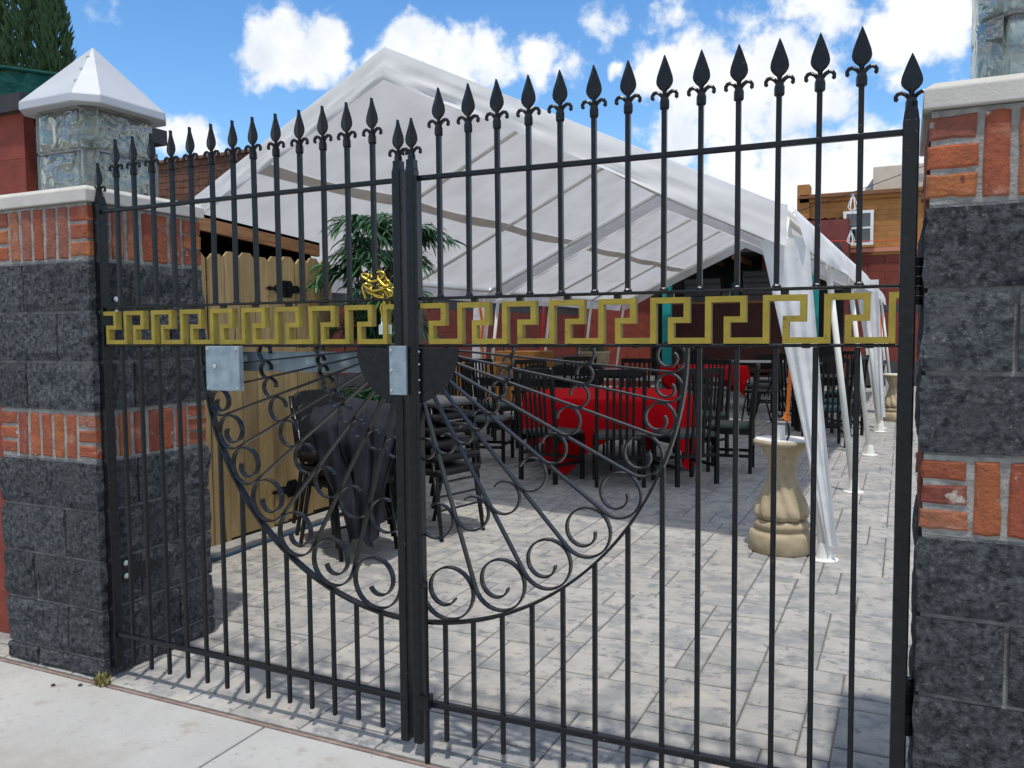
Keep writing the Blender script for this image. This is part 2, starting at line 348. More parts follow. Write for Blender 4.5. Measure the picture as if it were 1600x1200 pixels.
def glassmat():
    m = bpy.data.materials.new('wavy_block_glass'); m.use_nodes = True; t = m.node_tree; t.nodes.remove(t.nodes['Principled BSDF']); N = t.nodes.new; L = t.links.new
    tcn = N('ShaderNodeTexCoord'); oi = N('ShaderNodeObjectInfo'); sc_ = N('ShaderNodeVectorMath'); sc_.operation = 'SCALE'; sc_.inputs[0].default_value = (9,7,5); L(oi.outputs['Random'], sc_.inputs['Scale'])
    ad = N('ShaderNodeVectorMath'); L(tcn.outputs['Object'], ad.inputs[0]); L(sc_.outputs[0], ad.inputs[1])
    n2 = N('ShaderNodeTexNoise'); n2.inputs['Scale'].default_value = 11; n2.inputs['Detail'].default_value = 1.0; n2.inputs['Distortion'].default_value = 1.3; L(ad.outputs[0], n2.inputs['Vector'])
    bp = N('ShaderNodeBump'); bp.inputs['Strength'].default_value = 0.9; bp.inputs['Distance'].default_value = 0.032; L(n2.outputs['Fac'], bp.inputs['Height'])
    gl = N('ShaderNodeBsdfGlossy'); gl.inputs['Roughness'].default_value = 0.06; gl.inputs['Color'].default_value = (0.96,0.93,0.84,1); L(bp.outputs[0], gl.inputs['Normal'])
    rf = N('ShaderNodeBsdfRefraction'); rf.inputs['Roughness'].default_value = 0.02; rf.inputs['IOR'].default_value = 1.25; rf.inputs['Color'].default_value = (0.93,0.99,0.97,1); L(bp.outputs[0], rf.inputs['Normal'])
    tp = N('ShaderNodeBsdfTransparent'); tp.inputs['Color'].default_value = (0.95,0.99,0.975,1)
    tl = N('ShaderNodeBsdfTranslucent'); tl.inputs['Color'].default_value = (0.95,0.97,0.94,1)
    fr = N('ShaderNodeLayerWeight'); fr.inputs['Blend'].default_value = 0.35; L(bp.outputs[0], fr.inputs['Normal'])
    def mx(f, a, b):
        k = N('ShaderNodeMixShader'); L(a, k.inputs[1]); L(b, k.inputs[2])
        if isinstance(f, float): k.inputs[0].default_value = f
        else: L(f, k.inputs[0])
        return k.outputs[0]
    body = mx(0.62, rf.outputs[0], tp.outputs[0]); body = mx(0.27, body, tl.outputs[0])
    mr = N('ShaderNodeMapRange'); L(fr.outputs['Facing'], mr.inputs[0]); mr.inputs[3].default_value = 0.05; mr.inputs[4].default_value = 0.60
    L(mx(mr.outputs[0], body, gl.outputs[0]), t.nodes['Material Output'].inputs['Surface']); return m
GLASS = glassmat()
PANE = mat('window_glass', (0.03,0.05,0.06), rough=0.06, spec=1.0)

# ================================================================= SETTING
g = struct(obj('ground', MB().box((0,200,-0.31),(1600,1600,0.5)), EARTH))
# sidewalk in front of the gate
sw = struct(bpy.data.objects.new('sidewalk', None)); COL.objects.link(sw)
obj('bedding', MB().box((0,-4.58,-0.055),(16,9.0,0.01)), GROUT, sw)
for x0, x1 in ((-8,-2.16),(-2.15,-0.605),(-0.597,0.95),(0.958,2.5),(2.508,8)):
    for y0, y1 in ((-0.079,-1.6),(-1.608,-3.2),(-3.208,-9)):
        obj('slab', MB().box(((x0+x1)/2,(y0+y1)/2,-0.027),(x1-x0,y0-y1,0.04)), CONC, sw, bevel=0.004, seg=1)
# patio of stamped stones
pt = struct(bpy.data.objects.new('patio', None)); COL.objects.link(pt)
obj('joint_bed', MB().box((0.2,10.46,-0.05),(14.4,21.04,0.088)), GROUT, pt)
obj('edge_strip', MB().box((0,-0.0700,-0.031),(6.0,0.014,0.050)), EDGE, pt)
U = 0.108; NX, NY = 120, 194; X0, Y0 = -6.3, -0.058
occ = [[False]*NX for _ in range(NY)]; stones = []
rs = random.Random(21)
for j in range(NY):
    for i in range(NX):
        if occ[j][i]: continue
        opts = [(3,2),(3,2),(2,2),(4,2),(3,3),(2,1),(4,3),(2,3),(3,1),(1,1),(1,2)]
        first = opts[:9]; rs.shuffle(first)
        for w, h in first+[(2,1),(1,2),(1,1)]:
            if i+w > NX or j+h > NY: continue
            if all(not occ[j+b][i+a] for a in range(w) for b in range(h)):
                for a in range(w):
                    for b in range(h): occ[j+b][i+a] = True
                stones.append((i, j, w, h)); break
def stone_geo(mb, i, j, w, h, c=None):
    x0, x1 = X0+i*U+0.0035, X0+(i+w)*U-0.0035; y0, y1 = Y0+j*U+0.0048, Y0+(j+h)*U-0.0048
    if c: x0 -= c[0]; x1 -= c[0]; y0 -= c[1]; y1 -= c[1]
    n = len(mb.v); e = 0.006; dz = [rs.uniform(-0.0012,0.0012) for _ in range(4)]
    for z, q in ((-0.03,0),(-0.004,0),(0.0,e)):
        for k, (x, y) in enumerate(((x0+q,y0+q),(x1-q,y0+q),(x1-q,y1-q),(x0+q,y1-q))):
            mb.v.append((x+rs.uniform(-.001,.001), y+rs.uniform(-.001,.001), z+dz[k]*(z == 0)))
    for a in (0, 4):
        for k in range(4): k2 = (k+1) % 4; mb.f.append((n+a+k, n+a+k2, n+a+4+k2, n+a+4+k))
    mb.f.append((n+8, n+9, n+10, n+11))
def seen(i, j, w, h):
    c = Vector((X0+(i+w/2)*U, Y0+(j+h/2)*U, 0)) - CAM; d = c.dot(_f)
    if d < 0.3: return 1e9
    u, v = 800+FPX*c.dot(_R)/d, 600-FPX*c.dot(_U)/d
    if u < 150 or u > 1430 or v > 1290: return 1e6 + d
    if c.x+CAM.x < -2.5 and v > 700: return 1e6 + d
    return d/math.sqrt(w*h)
stones.sort(key=lambda s: seen(*s))
for s in stones[:300]:
    c = (X0+(s[0]+s[2]/2)*U, Y0+(s[1]+s[3]/2)*U)
    mb = MB(); stone_geo(mb, *s, c=c); obj('stone', mb, STAMP, pt, loc=(c[0],c[1],0))
mb = MB()
for s in stones[300:]: stone_geo(mb, *s)
far = obj('stone_field', mb, STAMP, pt); far['kind'] = 'stuff'; far['label'] = 'stamped stones farther back on the patio'

# ================================================================= PILLARS
def rough_box(dx, dy, dz, faces, amp, seed):
    """block with split (rough) faces on the given sides: subset of 'x','X','y','Y'"""
    rr = random.Random(seed); nx, ny, nzz = max(2, round(dx/0.035)), max(2, round(dy/0.035)), 6; mb = MB(); idx = {}
    def vid(i, j, k):
        if (i,j,k) in idx: return idx[(i,j,k)]
        x, y, z = (i/nx-.5)*dx, (j/ny-.5)*dy, (k/nzz-.5)*dz
        edge = 0.25 if (k in (0, nzz)) else 1.0
        def out(cond): return cond
        nv = noise.noise(Vector((x*9+seed*3.1, y*9, z*9)))*0.6 + noise.noise(Vector((x*24, y*24+seed*1.7, z*24)))*0.5
        am = amp*(0.3+nv)*edge*1.3
        if i == 0 and 'x' in faces: x -= am
        if i == nx and 'X' in faces: x += am
        if j == 0 and 'y' in faces: y -= am
        if j == ny and 'Y' in faces: y += am
        idx[(i,j,k)] = len(mb.v); mb.v.append((x, y, z)); return idx[(i,j,k)]
    for k in range(nzz):
        for i in range(nx):
            mb.f.append((vid(i,0,k),vid(i+1,0,k),vid(i+1,0,k+1),vid(i,0,k+1))); mb.f.append((vid(i+1,ny,k),vid(i,ny,k),vid(i,ny,k+1),vid(i+1,ny,k+1)))
        for j in range(ny):
            mb.f.append((vid(0,j+1,k),vid(0,j,k),vid(0,j,k+1),vid(0,j+1,k+1))); mb.f.append((vid(nx,j,k),vid(nx,j+1,k),vid(nx,j+1,k+1),vid(nx,j,k+1)))
    mb.f.append(tuple(vid(i,0,nzz) for i in range(nx)) + tuple(vid(nx,j,nzz) for j in range(ny)) + tuple(vid(i,ny,nzz) for i in range(nx,0,-1)) + tuple(vid(0,j,nzz) for j in range(ny,0,-1)))
    mb.f.append(tuple(reversed(tuple(vid(i,0,0) for i in range(nx)) + tuple(vid(nx,j,0) for j in range(ny)) + tuple(vid(i,ny,0) for i in range(nx,0,-1)) + tuple(vid(0,j,0) for j in range(ny,0,-1)))))
    return mb
W = 0.59; CZ = [0.078,0.28,0.483,0.687,0.888,1.092,1.292,1.494,1.698,1.925]
BRK_V = {}
def brickmesh(dx, dy, dz, k):
    key = (round(dx,3), round(dy,3), round(dz,3), k)
    if key not in BRK_V:
        rr = random.Random(round(dx*1000)*31+round(dz*1000)*7+k); mb = MB(); out = []
        for (x0, z0), (x1, z1) in (((-1,-1),(1,-1)),((1,-1),(1,1)),((1,1),(-1,1)),((-1,1),(-1,-1))):
            m = 4 if (dx if x0 != x1 else dz) > 0.1 else 2
            for i in range(m): t = i/m; out.append(((x0+(x1-x0)*t)*dx/2+rr.uniform(-.0028,.0028), (z0+(z1-z0)*t)*dz/2+rr.uniform(-.0028,.0028)))
        mb.prism(out, -dy/2+0.004, dy/2); n = len(mb.v); q = len(out)
        mb.f = [f for f in mb.f if f != tuple(range(q))]
        mb.v += [(x*(1-0.006/dx*2), -dy/2+rr.uniform(-.0012,.0012), z*(1-0.006/dz*2)) for x, z in out]
        for i in range(q): j = (i+1) % q; mb.f.append((i, j, n+j, n+i))
        mb.f.append(tuple(range(n, n+q)))
        BRK_V[key] = mb.mesh('brick', BRICK)
    return BRK_V[key]
def pillar(cx, cy, label, flip, seed):
    p = thing('block_pillar', label, 'pillar', (cx,cy,0)); rr = random.Random(seed)
    obj('mortar_core', MB().box((0,0,0.9625),(W-0.014,W-0.014,1.925)), DMORT, p)
    for z0, z1 in ((CZ[4],CZ[5]),(CZ[8],CZ[9])): obj('brick_bedding', MB().box((0,0,(z0+z1)/2),(W-0.013,W-0.013,z1-z0-0.004)), MORTAR, p)
    J = 0.006; h = W/2; L = 0.395; S_ = W-L
    courses = [(0.0,CZ[0]),(CZ[0],CZ[1]),(CZ[1],CZ[2]),(CZ[2],CZ[3]),(CZ[3],CZ[4]),None,(CZ[5],CZ[6]),(CZ[6],CZ[7]),(CZ[7],CZ[8])]
    pat = [0,1,0,1,0,None,0,1,0]     # 0 = short header at the inner corner of the front
    for ci, cz in enumerate(courses):
        if cz is None: continue
        z0, z1 = cz; dz = z1-z0-2*J; zc = (z0+z1)/2
        a = pat[ci]; 
        if flip: a = 1-a
        # pinwheel of four blocks
        if a: quad = [(-h,-h+L,-h,-h+S_),( -h+L,h,-h,-h+L),(-h+S_,h,-h+L,h),(-h,-h+S_,-h+S_,h)]
        else: quad = [(-h+S_,h,-h,-h+S_),(-h+L,h,-h+S_,h),(-h,-h+L,-h+L,h),(-h,-h+S_,-h,-h+L)]
        for qi, (x0,x1,y0,y1) in enumerate(quad):
            fc = ('x' if x0 < -h+1e-6 else '')+('X' if x1 > h-1e-6 else '')+('y' if y0 < -h+1e-6 else '')+('Y' if y1 > h-1e-6 else '')
            jx0, jx1 = x0+(0 if 'x' in fc else J), x1-(0 if 'X' in fc else J); jy0, jy1 = y0+(0 if 'y' in fc else J), y1-(0 if 'Y' in fc else J)
            obj('block', rough_box(jx1-jx0, jy1-jy0, dz, fc, 0.011, rr.randint(0,999)), STONE, p, loc=((jx0+jx1)/2,(jy0+jy1)/2,zc), smooth=False)
    for z0, z1 in ((CZ[4],CZ[5]),(CZ[8],CZ[9])):
        cb = 0.10; ih = (z1-z0-0.02)/3
        for sx in (-1,1):
            for sy in (-1,1):
                for k in range(3):
                    put('brick', brickmesh(cb+rr.choice((0,.008)), cb, ih-0.013, k+rr.randint(0,2)), p, (sx*(h-cb/2-0.002), sy*(h-cb/2-0.002), z0+0.012+ih*(k+.5)), (0,0,(0 if sy < 0 else math.pi)+rr.uniform(-.015,.015)))
        n = 5; pitch = (W-2*cb-0.016)/n
        for k in range(n):
            t = -h+cb+0.012+pitch*(k+.5)-0.004
            for s, pos, rz in (('f',(t,-h+0.046,0),0),('b',(t,h-0.046,0),math.pi),('r',(h-0.046,t,0),math.pi/2),('l',(-h+0.046,t,0),-math.pi/2)):
                put('brick', brickmesh(pitch-0.018, 0.09, z1-z0-0.024, rr.randint(0,3)), p, (pos[0],pos[1],(z0+z1)/2), (0,rr.uniform(-.02,.02),rz))
    cap = MB(); e = W/2+0.012
    for z, q in ((1.927,e),(1.975,e),(1.992,e-0.022)):
        for sx, sy in ((-1,-1),(1,-1),(1,1),(-1,1)): cap.v.append((sx*q, sy*q, z))
    cap.f += [(3,2,1,0),(8,9,10,11)] + [(a+k, a+(k+1)%4, a+4+(k+1)%4, a+4+k) for a in (0,4) for k in range(4)]
    obj('cap', cap, CAPST, p, bevel=0.004)
    return p
PLX, PRX, PY_ = -1.76, 1.79, 0.25
pillar(PLX, PY_, 'left stone and brick gate pillar beside the red wall', False, 5)
pillar(PRX, PY_, 'right stone and brick gate pillar, cut off by the frame', True, 11)

# glass block lanterns
def oct_poly(a, c): return [(-a+c,-a),(a-c,-a),(a,-a+c),(a,a-c),(a-c,a),(-a+c,a),(-a,a-c),(-a,-a+c)]
def lantern(cx, cy, label):
    l = thing('glass_block_lantern', label, 'lantern', (cx,cy,1.992)); a = 0.185; ch = 0.055; th = 0.075
    for lv in range(2):
        z0 = 0.008+lv*0.172; z1 = z0+0.162
        for s in range(4):
            rz = s*math.pi/2
            mb = MB(); w = (a-ch)*2-0.012
            mb.box((0,-a+th/2,(z0+z1)/2),(w,th,z1-z0))
            o = obj('glass_block', mb, GLASS, l, rot=(0,0,rz), bevel=0.012, seg=3, smooth=True)
            # corner block, chamfered
            k = 0.004; poly = [(a-ch+k,-a),(a,-a+ch-k),(a-th+0.02,-a+ch-k),(a-ch+k,-a+th-0.02)]
            mb = MB(); mb.prism([(x,y) for x, y in poly], z0, z1, 'z'); mb.f = [tuple(reversed(f)) for f in mb.f]
            obj('corner_glass_block', mb, GLASS, l, rot=(0,0,rz), bevel=0.008, seg=2, smooth=True)
    mb = MB()
    for z0, z1 in ((0,0.008),(0.170,0.180),(0.342,0.35)):
        n = len(mb.v); o_, i_ = oct_poly(a-0.006, ch), oct_poly(a-th+0.008, 0.02)
        for z in (z0, z1):
            for q in (o_, i_): mb.v += [(x, y, z) for x, y in q]
        for k in range(8):
            k2 = (k+1) % 8
            mb.f += [(n+k,n+k2,n+16+k2,n+16+k),(n+8+k2,n+8+k,n+24+k,n+24+k2),(n+16+k,n+16+k2,n+24+k2,n+24+k),(n+k2,n+k,n+8+k,n+8+k2)]
    obj('mortar_joint', mb, MORTAR, l)
    mb = MB(); e, c = 0.238, 0.075; lo = oct_poly(e, c); n = 8
    mb.v += [(x, y, 0.352) for x, y in lo] + [(x, y, 0.385) for x, y in lo] + [(0,0,0.655)]
    for k in range(8): k2 = (k+1) % 8; mb.f += [(k,k2,8+k2,8+k),(8+k,8+k2,16)]
    mb.f.append(tuple(reversed(range(8))))
    rf = obj('metal_roof', mb, ALU, l, bevel=0.003, seg=1)
    RV = MB().lathe([(0.0075,-0.004),(0.006,0.004),(0.002,0.006)], 8).mesh('rivet', ZINC)
    for t in (0.25, 0.5, 0.78):
        f0 = Vector(((e-c)*0.93, -e, 0.385)).lerp(Vector((0,0,0.655)), t); put('rivet', RV, rf, (f0.x, f0.y-0.001, f0.z+0.001), (0.7,0,0))
lantern(PLX, PY_, 'glass block lantern with pyramid metal roof on the left pillar')
lantern(PRX, PY_, 'glass block lantern at the top right corner of the picture')

# ================================================================= GATE
S = 0.1016; ZT, ZU, ZL, ZB, ZTIP = 1.889, 1.509, 1.359, 0.1835, 2.160; FOLD = 0.0218; HX = 1.445; RIM = 0.905
# finial, base at z=0, 0.147 tall
def finial_mesh():
    mb = MB()
    mb.lathe([(0.0115,0),(0.0135,0.004),(0.0135,0.022),(0.012,0.027),(0.010,0.034),(0.013,0.040)], 8)
    for s in (-1,1):
        mb.tube([(s*0.004,0,0.032),(s*0.013,0,0.043),(s*0.022,0,0.048),(s*0.030,0,0.046),(s*0.0345,0,0.039),(s*0.034,0,0.032),(s*0.030,0,0.029)], [0.006,0.0058,0.0055,0.0055,0.0055,0.006,0.0045], 6)
    pts = [(0.005,0.040),(0.007,0.050),(0.016,0.058),(0.0225,0.068),(0.024,0.077),(0.022,0.090),(0.016,0.108),(0.009,0.128),(0.0015,0.147)]
    n = len(mb.v)
    for x, z in pts: mb.v += [(-x,0,z),(-x*0.35,-0.0055,z),(0,-0.008,z),(x*0.35,-0.0055,z),(x,0,z),(x*0.35,0.0055,z),(0,0.008,z),(-x*0.35,0.0055,z)]
    for i in range(len(pts)-1):
        for k in range(8): k2 = (k+1) % 8; mb.f.append((n+i*8+k, n+i*8+k2, n+(i+1)*8+k2, n+(i+1)*8+k))
    mb.f.append(tuple(n+(len(pts)-1)*8+k for k in range(8)))
    return mb.mesh('spear_finial', IRON)
FIN = finial_mesh()
UB = MB().box((0,0,(ZU+ZTIP-0.147)/2),(0.0138,0.0138,ZTIP-0.147-ZU)).mesh('bar', IRON)
SEC = [3,17,30,42,53.5,63.5,72.5,79.3,85,91]
def scroll_path(phi, dphi, r, mode, k=0.95):
    """(s,z) path: straight along the ray, then a curl into the next sector; s = distance from gate centre"""
    ph = R(phi); hd = R(dphi)/2; al = r/(1/math.cos(hd)+math.tan(hd)); rho = al*math.tan(hd)*k
    d = Vector((math.sin(ph), -math.cos(ph))); n = Vector((math.cos(ph), math.sin(ph))); c = d*al + n*rho
    T = {'rim': 500, 'mid': 285}[mode]; out = []
    for i in range(0, 41):
        t = T*i/40; q = 1.0 if t < 190 else 1.0-(0.62 if mode == 'rim' else 0.30)*min(1, (t-190)/(T-190))
        cc = c if mode != 'rim' or t < 190 else c
        p = cc + (-n*math.cos(R(t)) + d*math.sin(R(t)))*rho*q
        out.append((p.x, p.y))
    return out, d, al
def leaf(side, label):
    sg = 1 if side == 'L' else -1            # local x = sg*u, u from the hinge
    lf = thing('gate_leaf', label, 'gate', (-HX if side == 'L' else HX, 0, 0), -FOLD if side == 'L' else FOLD, 'wrought iron gate leaves')
    def X(u): return sg*u
    def SX(s): return sg*(HX - s)            # s = distance from gate centre
    PW = 0.038
    hz0, hz1 = 0.045, 1.918
    for nm, u in (('hinge_post', 0), ('meeting_post', 14*S)):
        if nm == 'hinge_post': px, pw = X(u)-sg*(0.0 if side == 'L' else 0.012), PW
        else: px, pw = X(u)-sg*0.002, 0.031
        po = obj(nm, MB().box((px,0,(hz0+hz1)/2),(pw,0.04,hz1-hz0)), IRON, lf, bevel=0.004)
        obj('post_cap', MB().lathe([(pw*0.67,0),(pw*0.60,0.016),(0.019,0.030),(0.0145,0.032)], 4, (0,0,0)), IRON, po, loc=(px,0,hz1), rot=(0,0,math.pi/4))
        put('spear_finial', FIN, po, (px, 0, hz1+0.022), scale=(1.05 if nm == 'hinge_post' else 0.95, 1, 0.95))
    if side == 'R':   # flat stop strip on the right meeting post
        obj('stop_strip', MB().box((X(14*S)+0.006+0.022,-0.012,0.98),(0.012,0.03,1.83)), IRON, lf)
    L = 14*S
    def rail(nm, z, hgt, dep): obj(nm, MB().box((X(L/2)-sg*(0.0 if side == 'L' else 0.006),0,z),(L-PW+0.012+(0.0 if side == 'L' else 0.012),dep,hgt)), IRON, lf, bevel=0.0025, seg=1)
    rail('top_rail', ZT, 0.0145, 0.020); rail('upper_rail', ZU, 0.0085, 0.028); rail('lower_rail', ZL, 0.0085, 0.028); rail('bottom_rail', ZB, 0.0195, 0.022)
    wm = MB().lathe([(0.013,0),(0.0115,0.004),(0.008,0.008)], 7).mesh('weld', IRON)
    for i in range(1, 14):
        b = put('bar', UB, lf, (X(i*S)+random.uniform(-.0012,.0012), 0, ZU+0.001), (random.uniform(-.004,.004),random.uniform(-.004,.004),0)); put('spear_finial', FIN, b, (0,0,ZTIP-0.147-ZU)); put('weld', wm, b, (0,0,0.004))
        s = HX - i*S
        b.data = UB
    # upper bars are modelled from z=0 of their own mesh
    for i in range(1, 14):
        s = HX - i*S; zt = ZL-0.005 if s >= RIM else ZL - math.sqrt(RIM*RIM - s*s)
        z0 = 0.066 + random.uniform(-.003,.003)
        obj('lower_bar', MB().box((X(i*S),0,(z0+zt)/2),(0.0142,0.0142,zt-z0)), IRON, lf, bevel=0.002, seg=1)
    # sunburst: rim, rays, scrolls
    a0 = math.asin(0.040/RIM); pts = [(SX(RIM*math.sin(a)), ZL-RIM*math.cos(a)) for a in [a0+(math.pi/2-a0)*k/48 for k in range(49)]]
    obj('rim', MB().ribbon(pts, 0.0085, -0.013, 0.013), IRON, lf)
    for k in range(9):
        ph, dp = SEC[k], SEC[k+1]-SEC[k]
        pr, d, al = scroll_path(ph, dp, RIM-0.004, 'rim')
        if k > 0: pr = [(d.x*0.15, d.y*0.15)] + pr
        else: pr = [(pr[0][0], pr[0][1]+0.06)] + pr
        obj('ray_scroll' if k else 'scroll', MB().ribbon([(SX(x), ZL+z) for x, z in pr], 0.0058, -0.010, 0.010), IRON, lf)
        for r in (0.375, 0.635):
            pm, d, al = scroll_path(ph, dp, r, 'mid', 0.93)
            pm = [(d.x*(al-0.06*r/0.6), d.y*(al-0.06*r/0.6))] + pm
            obj('scroll', MB().ribbon([(SX(x), ZL+z) for x, z in pm if SX(x)*sg < HX-0.03], 0.0054, -0.008, 0.008), IRON, lf)
    r0 = 0.192; poly = [(SX(0.034), ZL-0.008)] + [(SX(r0*math.sin(a)), ZL-0.006-r0*0.97*math.cos(a)) for a in [math.pi/2*k/20 for k in range(20, -1, -1)] if r0*math.sin(a) > 0.033] + [(SX(0.034), ZL-0.006-r0*0.95)]
    mb = MB().prism(poly, -0.0155, -0.0120)
    obj('half_disc', mb, IRON, lf)
    # greek key band
    w = 0.0162; p = 1.508*S; zt, zb = 1.4935, 1.3645; zm = zt-0.0635; d0, d1 = -0.016, 0.010
    def kbox(m, x0, x1, z0, z1): m.box(((x0+x1)/2,(d0+d1)/2,(z0+z1)/2),(x1-x0,d1-d0,z1-z0))
    km = MB(); ur, il = 0.615*p, 0.33*p; h = w/2
    kbox(km, -h, h, zb, zt); kbox(km, h, ur+h, zt-w, zt); kbox(km, ur-h, ur+h, zm-h, zt-w); kbox(km, il-h, ur-h, zm-h, zm+h); kbox(km, il-h, il+h, zb, zm-h); kbox(km, il+h, p-h, zb, zb+w)
    KM = km.mesh('meander_key', GOLD)
    k0 = MB(); kbox(k0, h+0.0, ur+h, zt-w, zt); kbox(k0, ur-h, ur+h, zm-h, zt-w); kbox(k0, il-h, ur-h, zm-h, zm+h); kbox(k0, il-h, il+h, zb, zm-h); kbox(k0, il+h, p-h, zb, zb+w)
    K0 = k0.mesh('meander_key', GOLD)
    ke = MB(); kbox(ke, -h, h, zb, zt); kbox(ke, h, 0.34*p, zt-w, zt); KE = ke.mesh('meander_key', GOLD)
    BL = MB().box((0.30*p,0,zt+0.0075),(0.02,0.016,0.018)).mesh('spacer', IRON); BL2 = MB().box((0.66*p,0,zb-0.0055),(0.02,0.016,0.014)).mesh('spacer', IRON)
    # key upper-right corners sit at leaf index 0.9+1.515k (left) / 1.22+1.507k (right), counted from the left end of each leaf
    i0 = 0.90 if side == 'L' else 1.22
    for k in range(9):
        xr = (i0+1.508*k)*S - ur - h
        x = xr if side == 'L' else xr - 14*S
        kk = put('meander_key', K0 if k == 0 else KM, lf, (x,0,0)); put('spacer', BL, kk); put('spacer', BL2, kk)
    xr = (i0+1.508*9)*S - ur - h; put('meander_key', KE, lf, (xr if side == 'L' else xr-14*S, 0, 0))
    # hinges on the pillar side
    for z, hh in ((1.52,0.12),(0.43,0.15)):
        hg = MB()
        for q in range(5): hg.lathe([(0.0165,0),(0.0165,hh/5-0.004),(0.013,hh/5-0.002)], 12, (-sg*0.030, 0.0, z-hh/2+q*hh/5))
        h_ = obj('hinge', hg, IRON, lf)
        poly = [(0.0,z-0.055),(0.17,z-0.05),(0.235,z-0.02),(0.20,z+0.012),(0.15,z+0.008),(0.10,z+0.035),(0.0,z+0.05)]
        # strap plate bolted to the inner face of the pillar
        obj('strap_plate', MB().prism([(y, zz) for y, zz in poly], -sg*0.0175, -sg*0.0115, 'x'), IRON, h_)
        for zz in (z-0.028, z+0.026):
            bo = MB().lathe([(0.012,0),(0.012,0.006),(0.007,0.010)], 10); obj('bolt', bo, ZINC, h_, loc=(-sg*0.0115,0.065,zz), rot=(0,sg*math.pi/2,0))
    if side == 'L':
        bx = 6.62*S
        o = obj('latch_box', MB().box((bx,-0.028,1.277),(0.162,0.024,0.162)), GALV, lf, bevel=0.003)
        for ax in (-1,1):
            for az in (-1,1): obj('screw', MB().lathe([(0.006,0),(0.004,0.004)], 8), ZINC, o, loc=(bx+ax*0.070,-0.040,1.277+az*0.070), rot=(math.pi/2,0,0))
        obj('keyhole', MB().lathe([(0.009,0),(0.009,0.004),(0.004,0.006)], 10), ZINC, o, loc=(bx-0.035,-0.040,1.285), rot=(math.pi/2,0,0))
        ch = MB(); x0, x1 = bx+0.02, 13.3*S
        ch.box(((x0+x1)/2,0.034,1.301),(x1-x0,0.004,0.062)); ch.box(((x0+x1)/2,0.046,1.334),(x1-x0,0.026,0.004)); ch.box(((x0+x1)/2,0.046,1.268),(x1-x0,0.026,0.004))
        obj('latch_arm', ch, GALV, lf)
        ca = obj('cover_plate', MB().box((14*S+0.006,-0.031,1.280),(0.064,0.010,0.158)), GALV, lf, bevel=0.002)
        for az in (-1,0,1): obj('screw', MB().lathe([(0.006,0),(0.004,0.004)], 8), ZINC, ca, loc=(14*S-0.018,-0.036,1.28+az*0.065), rot=(math.pi/2,0,0))
    else:
        db = MB().tube([(X(14*S)+0.045,-0.03,0.0),(X(14*S)+0.045,-0.03,0.60)], 0.0095, 8)
        d_ = obj('drop_bolt', db, IRON, lf)
        obj('bolt_handle', MB().tube([(X(14*S)+0.045,-0.03,0.585),(X(14*S)+0.045,-0.05,0.592),(X(14*S)+0.062,-0.062,0.598)], 0.008, 8), IRON, d_)
        obj('bolt_guide', MB().box((X(14*S)+0.040,-0.026,0.2),(0.036,0.034,0.045)), IRON, d_)
        for zz in (1.34,1.30,1.25,1.21): obj('rivet', MB().lathe([(0.004,0),(0.002,0.003)], 6), ZINC, lf, loc=(X(14*S)+0.034,-0.027,zz), rot=(math.pi/2,0,0))
    return lf
leaf('L', 'left leaf of the black iron gate, with the galvanised latch box')
leaf('R', 'right leaf of the black iron gate, with the drop bolt')
# upper bars were placed at rail height: shift mesh origin
for v in UB.vertices: v.co.z -= ZU

# brass chain and padlock on the left leaf's meeting end
chn = thing('brass_chain', 'bunched brass chain slung over the gate beside the meeting posts', 'chain', (-0.118,0,ZU+0.006))
lk = MB(); pts = []
for k in range(17):
    a = 2*math.pi*k/16; pts.append((0.019*math.cos(a) + (0.010 if math.cos(a) > 0 else -0.010), 0.013*math.sin(a), 0))
lk.tube(pts, 0.0048, 6, caps=False); LK = lk.mesh('link', BRASS, True)
for (x, y, z), rt in (((-0.030,-0.026,0.066),(0.5,0.5,0.2)),((-0.002,-0.030,0.070),(1.3,-0.3,0.4)),((0.026,-0.026,0.056),(0.4,0.7,-0.3)),((0.040,-0.022,0.030),(1.4,1.2,0)),((0.012,-0.032,0.036),(0.9,-0.2,0.3)),
    ((-0.020,-0.030,0.034),(0.3,0.4,-0.2)),((-0.040,-0.024,0.020),(1.2,1.3,0.2)),((0.020,-0.028,0.012),(1.3,0.2,0.3)),((-0.006,-0.026,0.014),(0.2,0.3,0.3)),((0.034,-0.024,-0.012),(0.2,1.4,0.1)),((0.030,-0.026,-0.045),(1.5,1.4,0.2)),((-0.008,0.022,0.045),(1.0,0.2,0.2)),((0.02,0.026,0.03),(0.4,0.5,0.1))):
    put('link', LK, chn, (x,y,z), rt)
pad = thing('padlock', 'small steel padlock hanging from the brass chain', 'padlock', (-0.088,-0.028,1.395))
obj('body', MB().box((0,0,0.017),(0.042,0.018,0.034)), ZINC, pad, bevel=0.003)
obj('shackle', MB().tube([(-0.013,0,0.034),(-0.013,0,0.055),(-0.008,0,0.065),(0,0,0.068),(0.008,0,0.065),(0.013,0,0.055),(0.013,0,0.034)], 0.0035, 8), ZINC, pad, smooth=True)

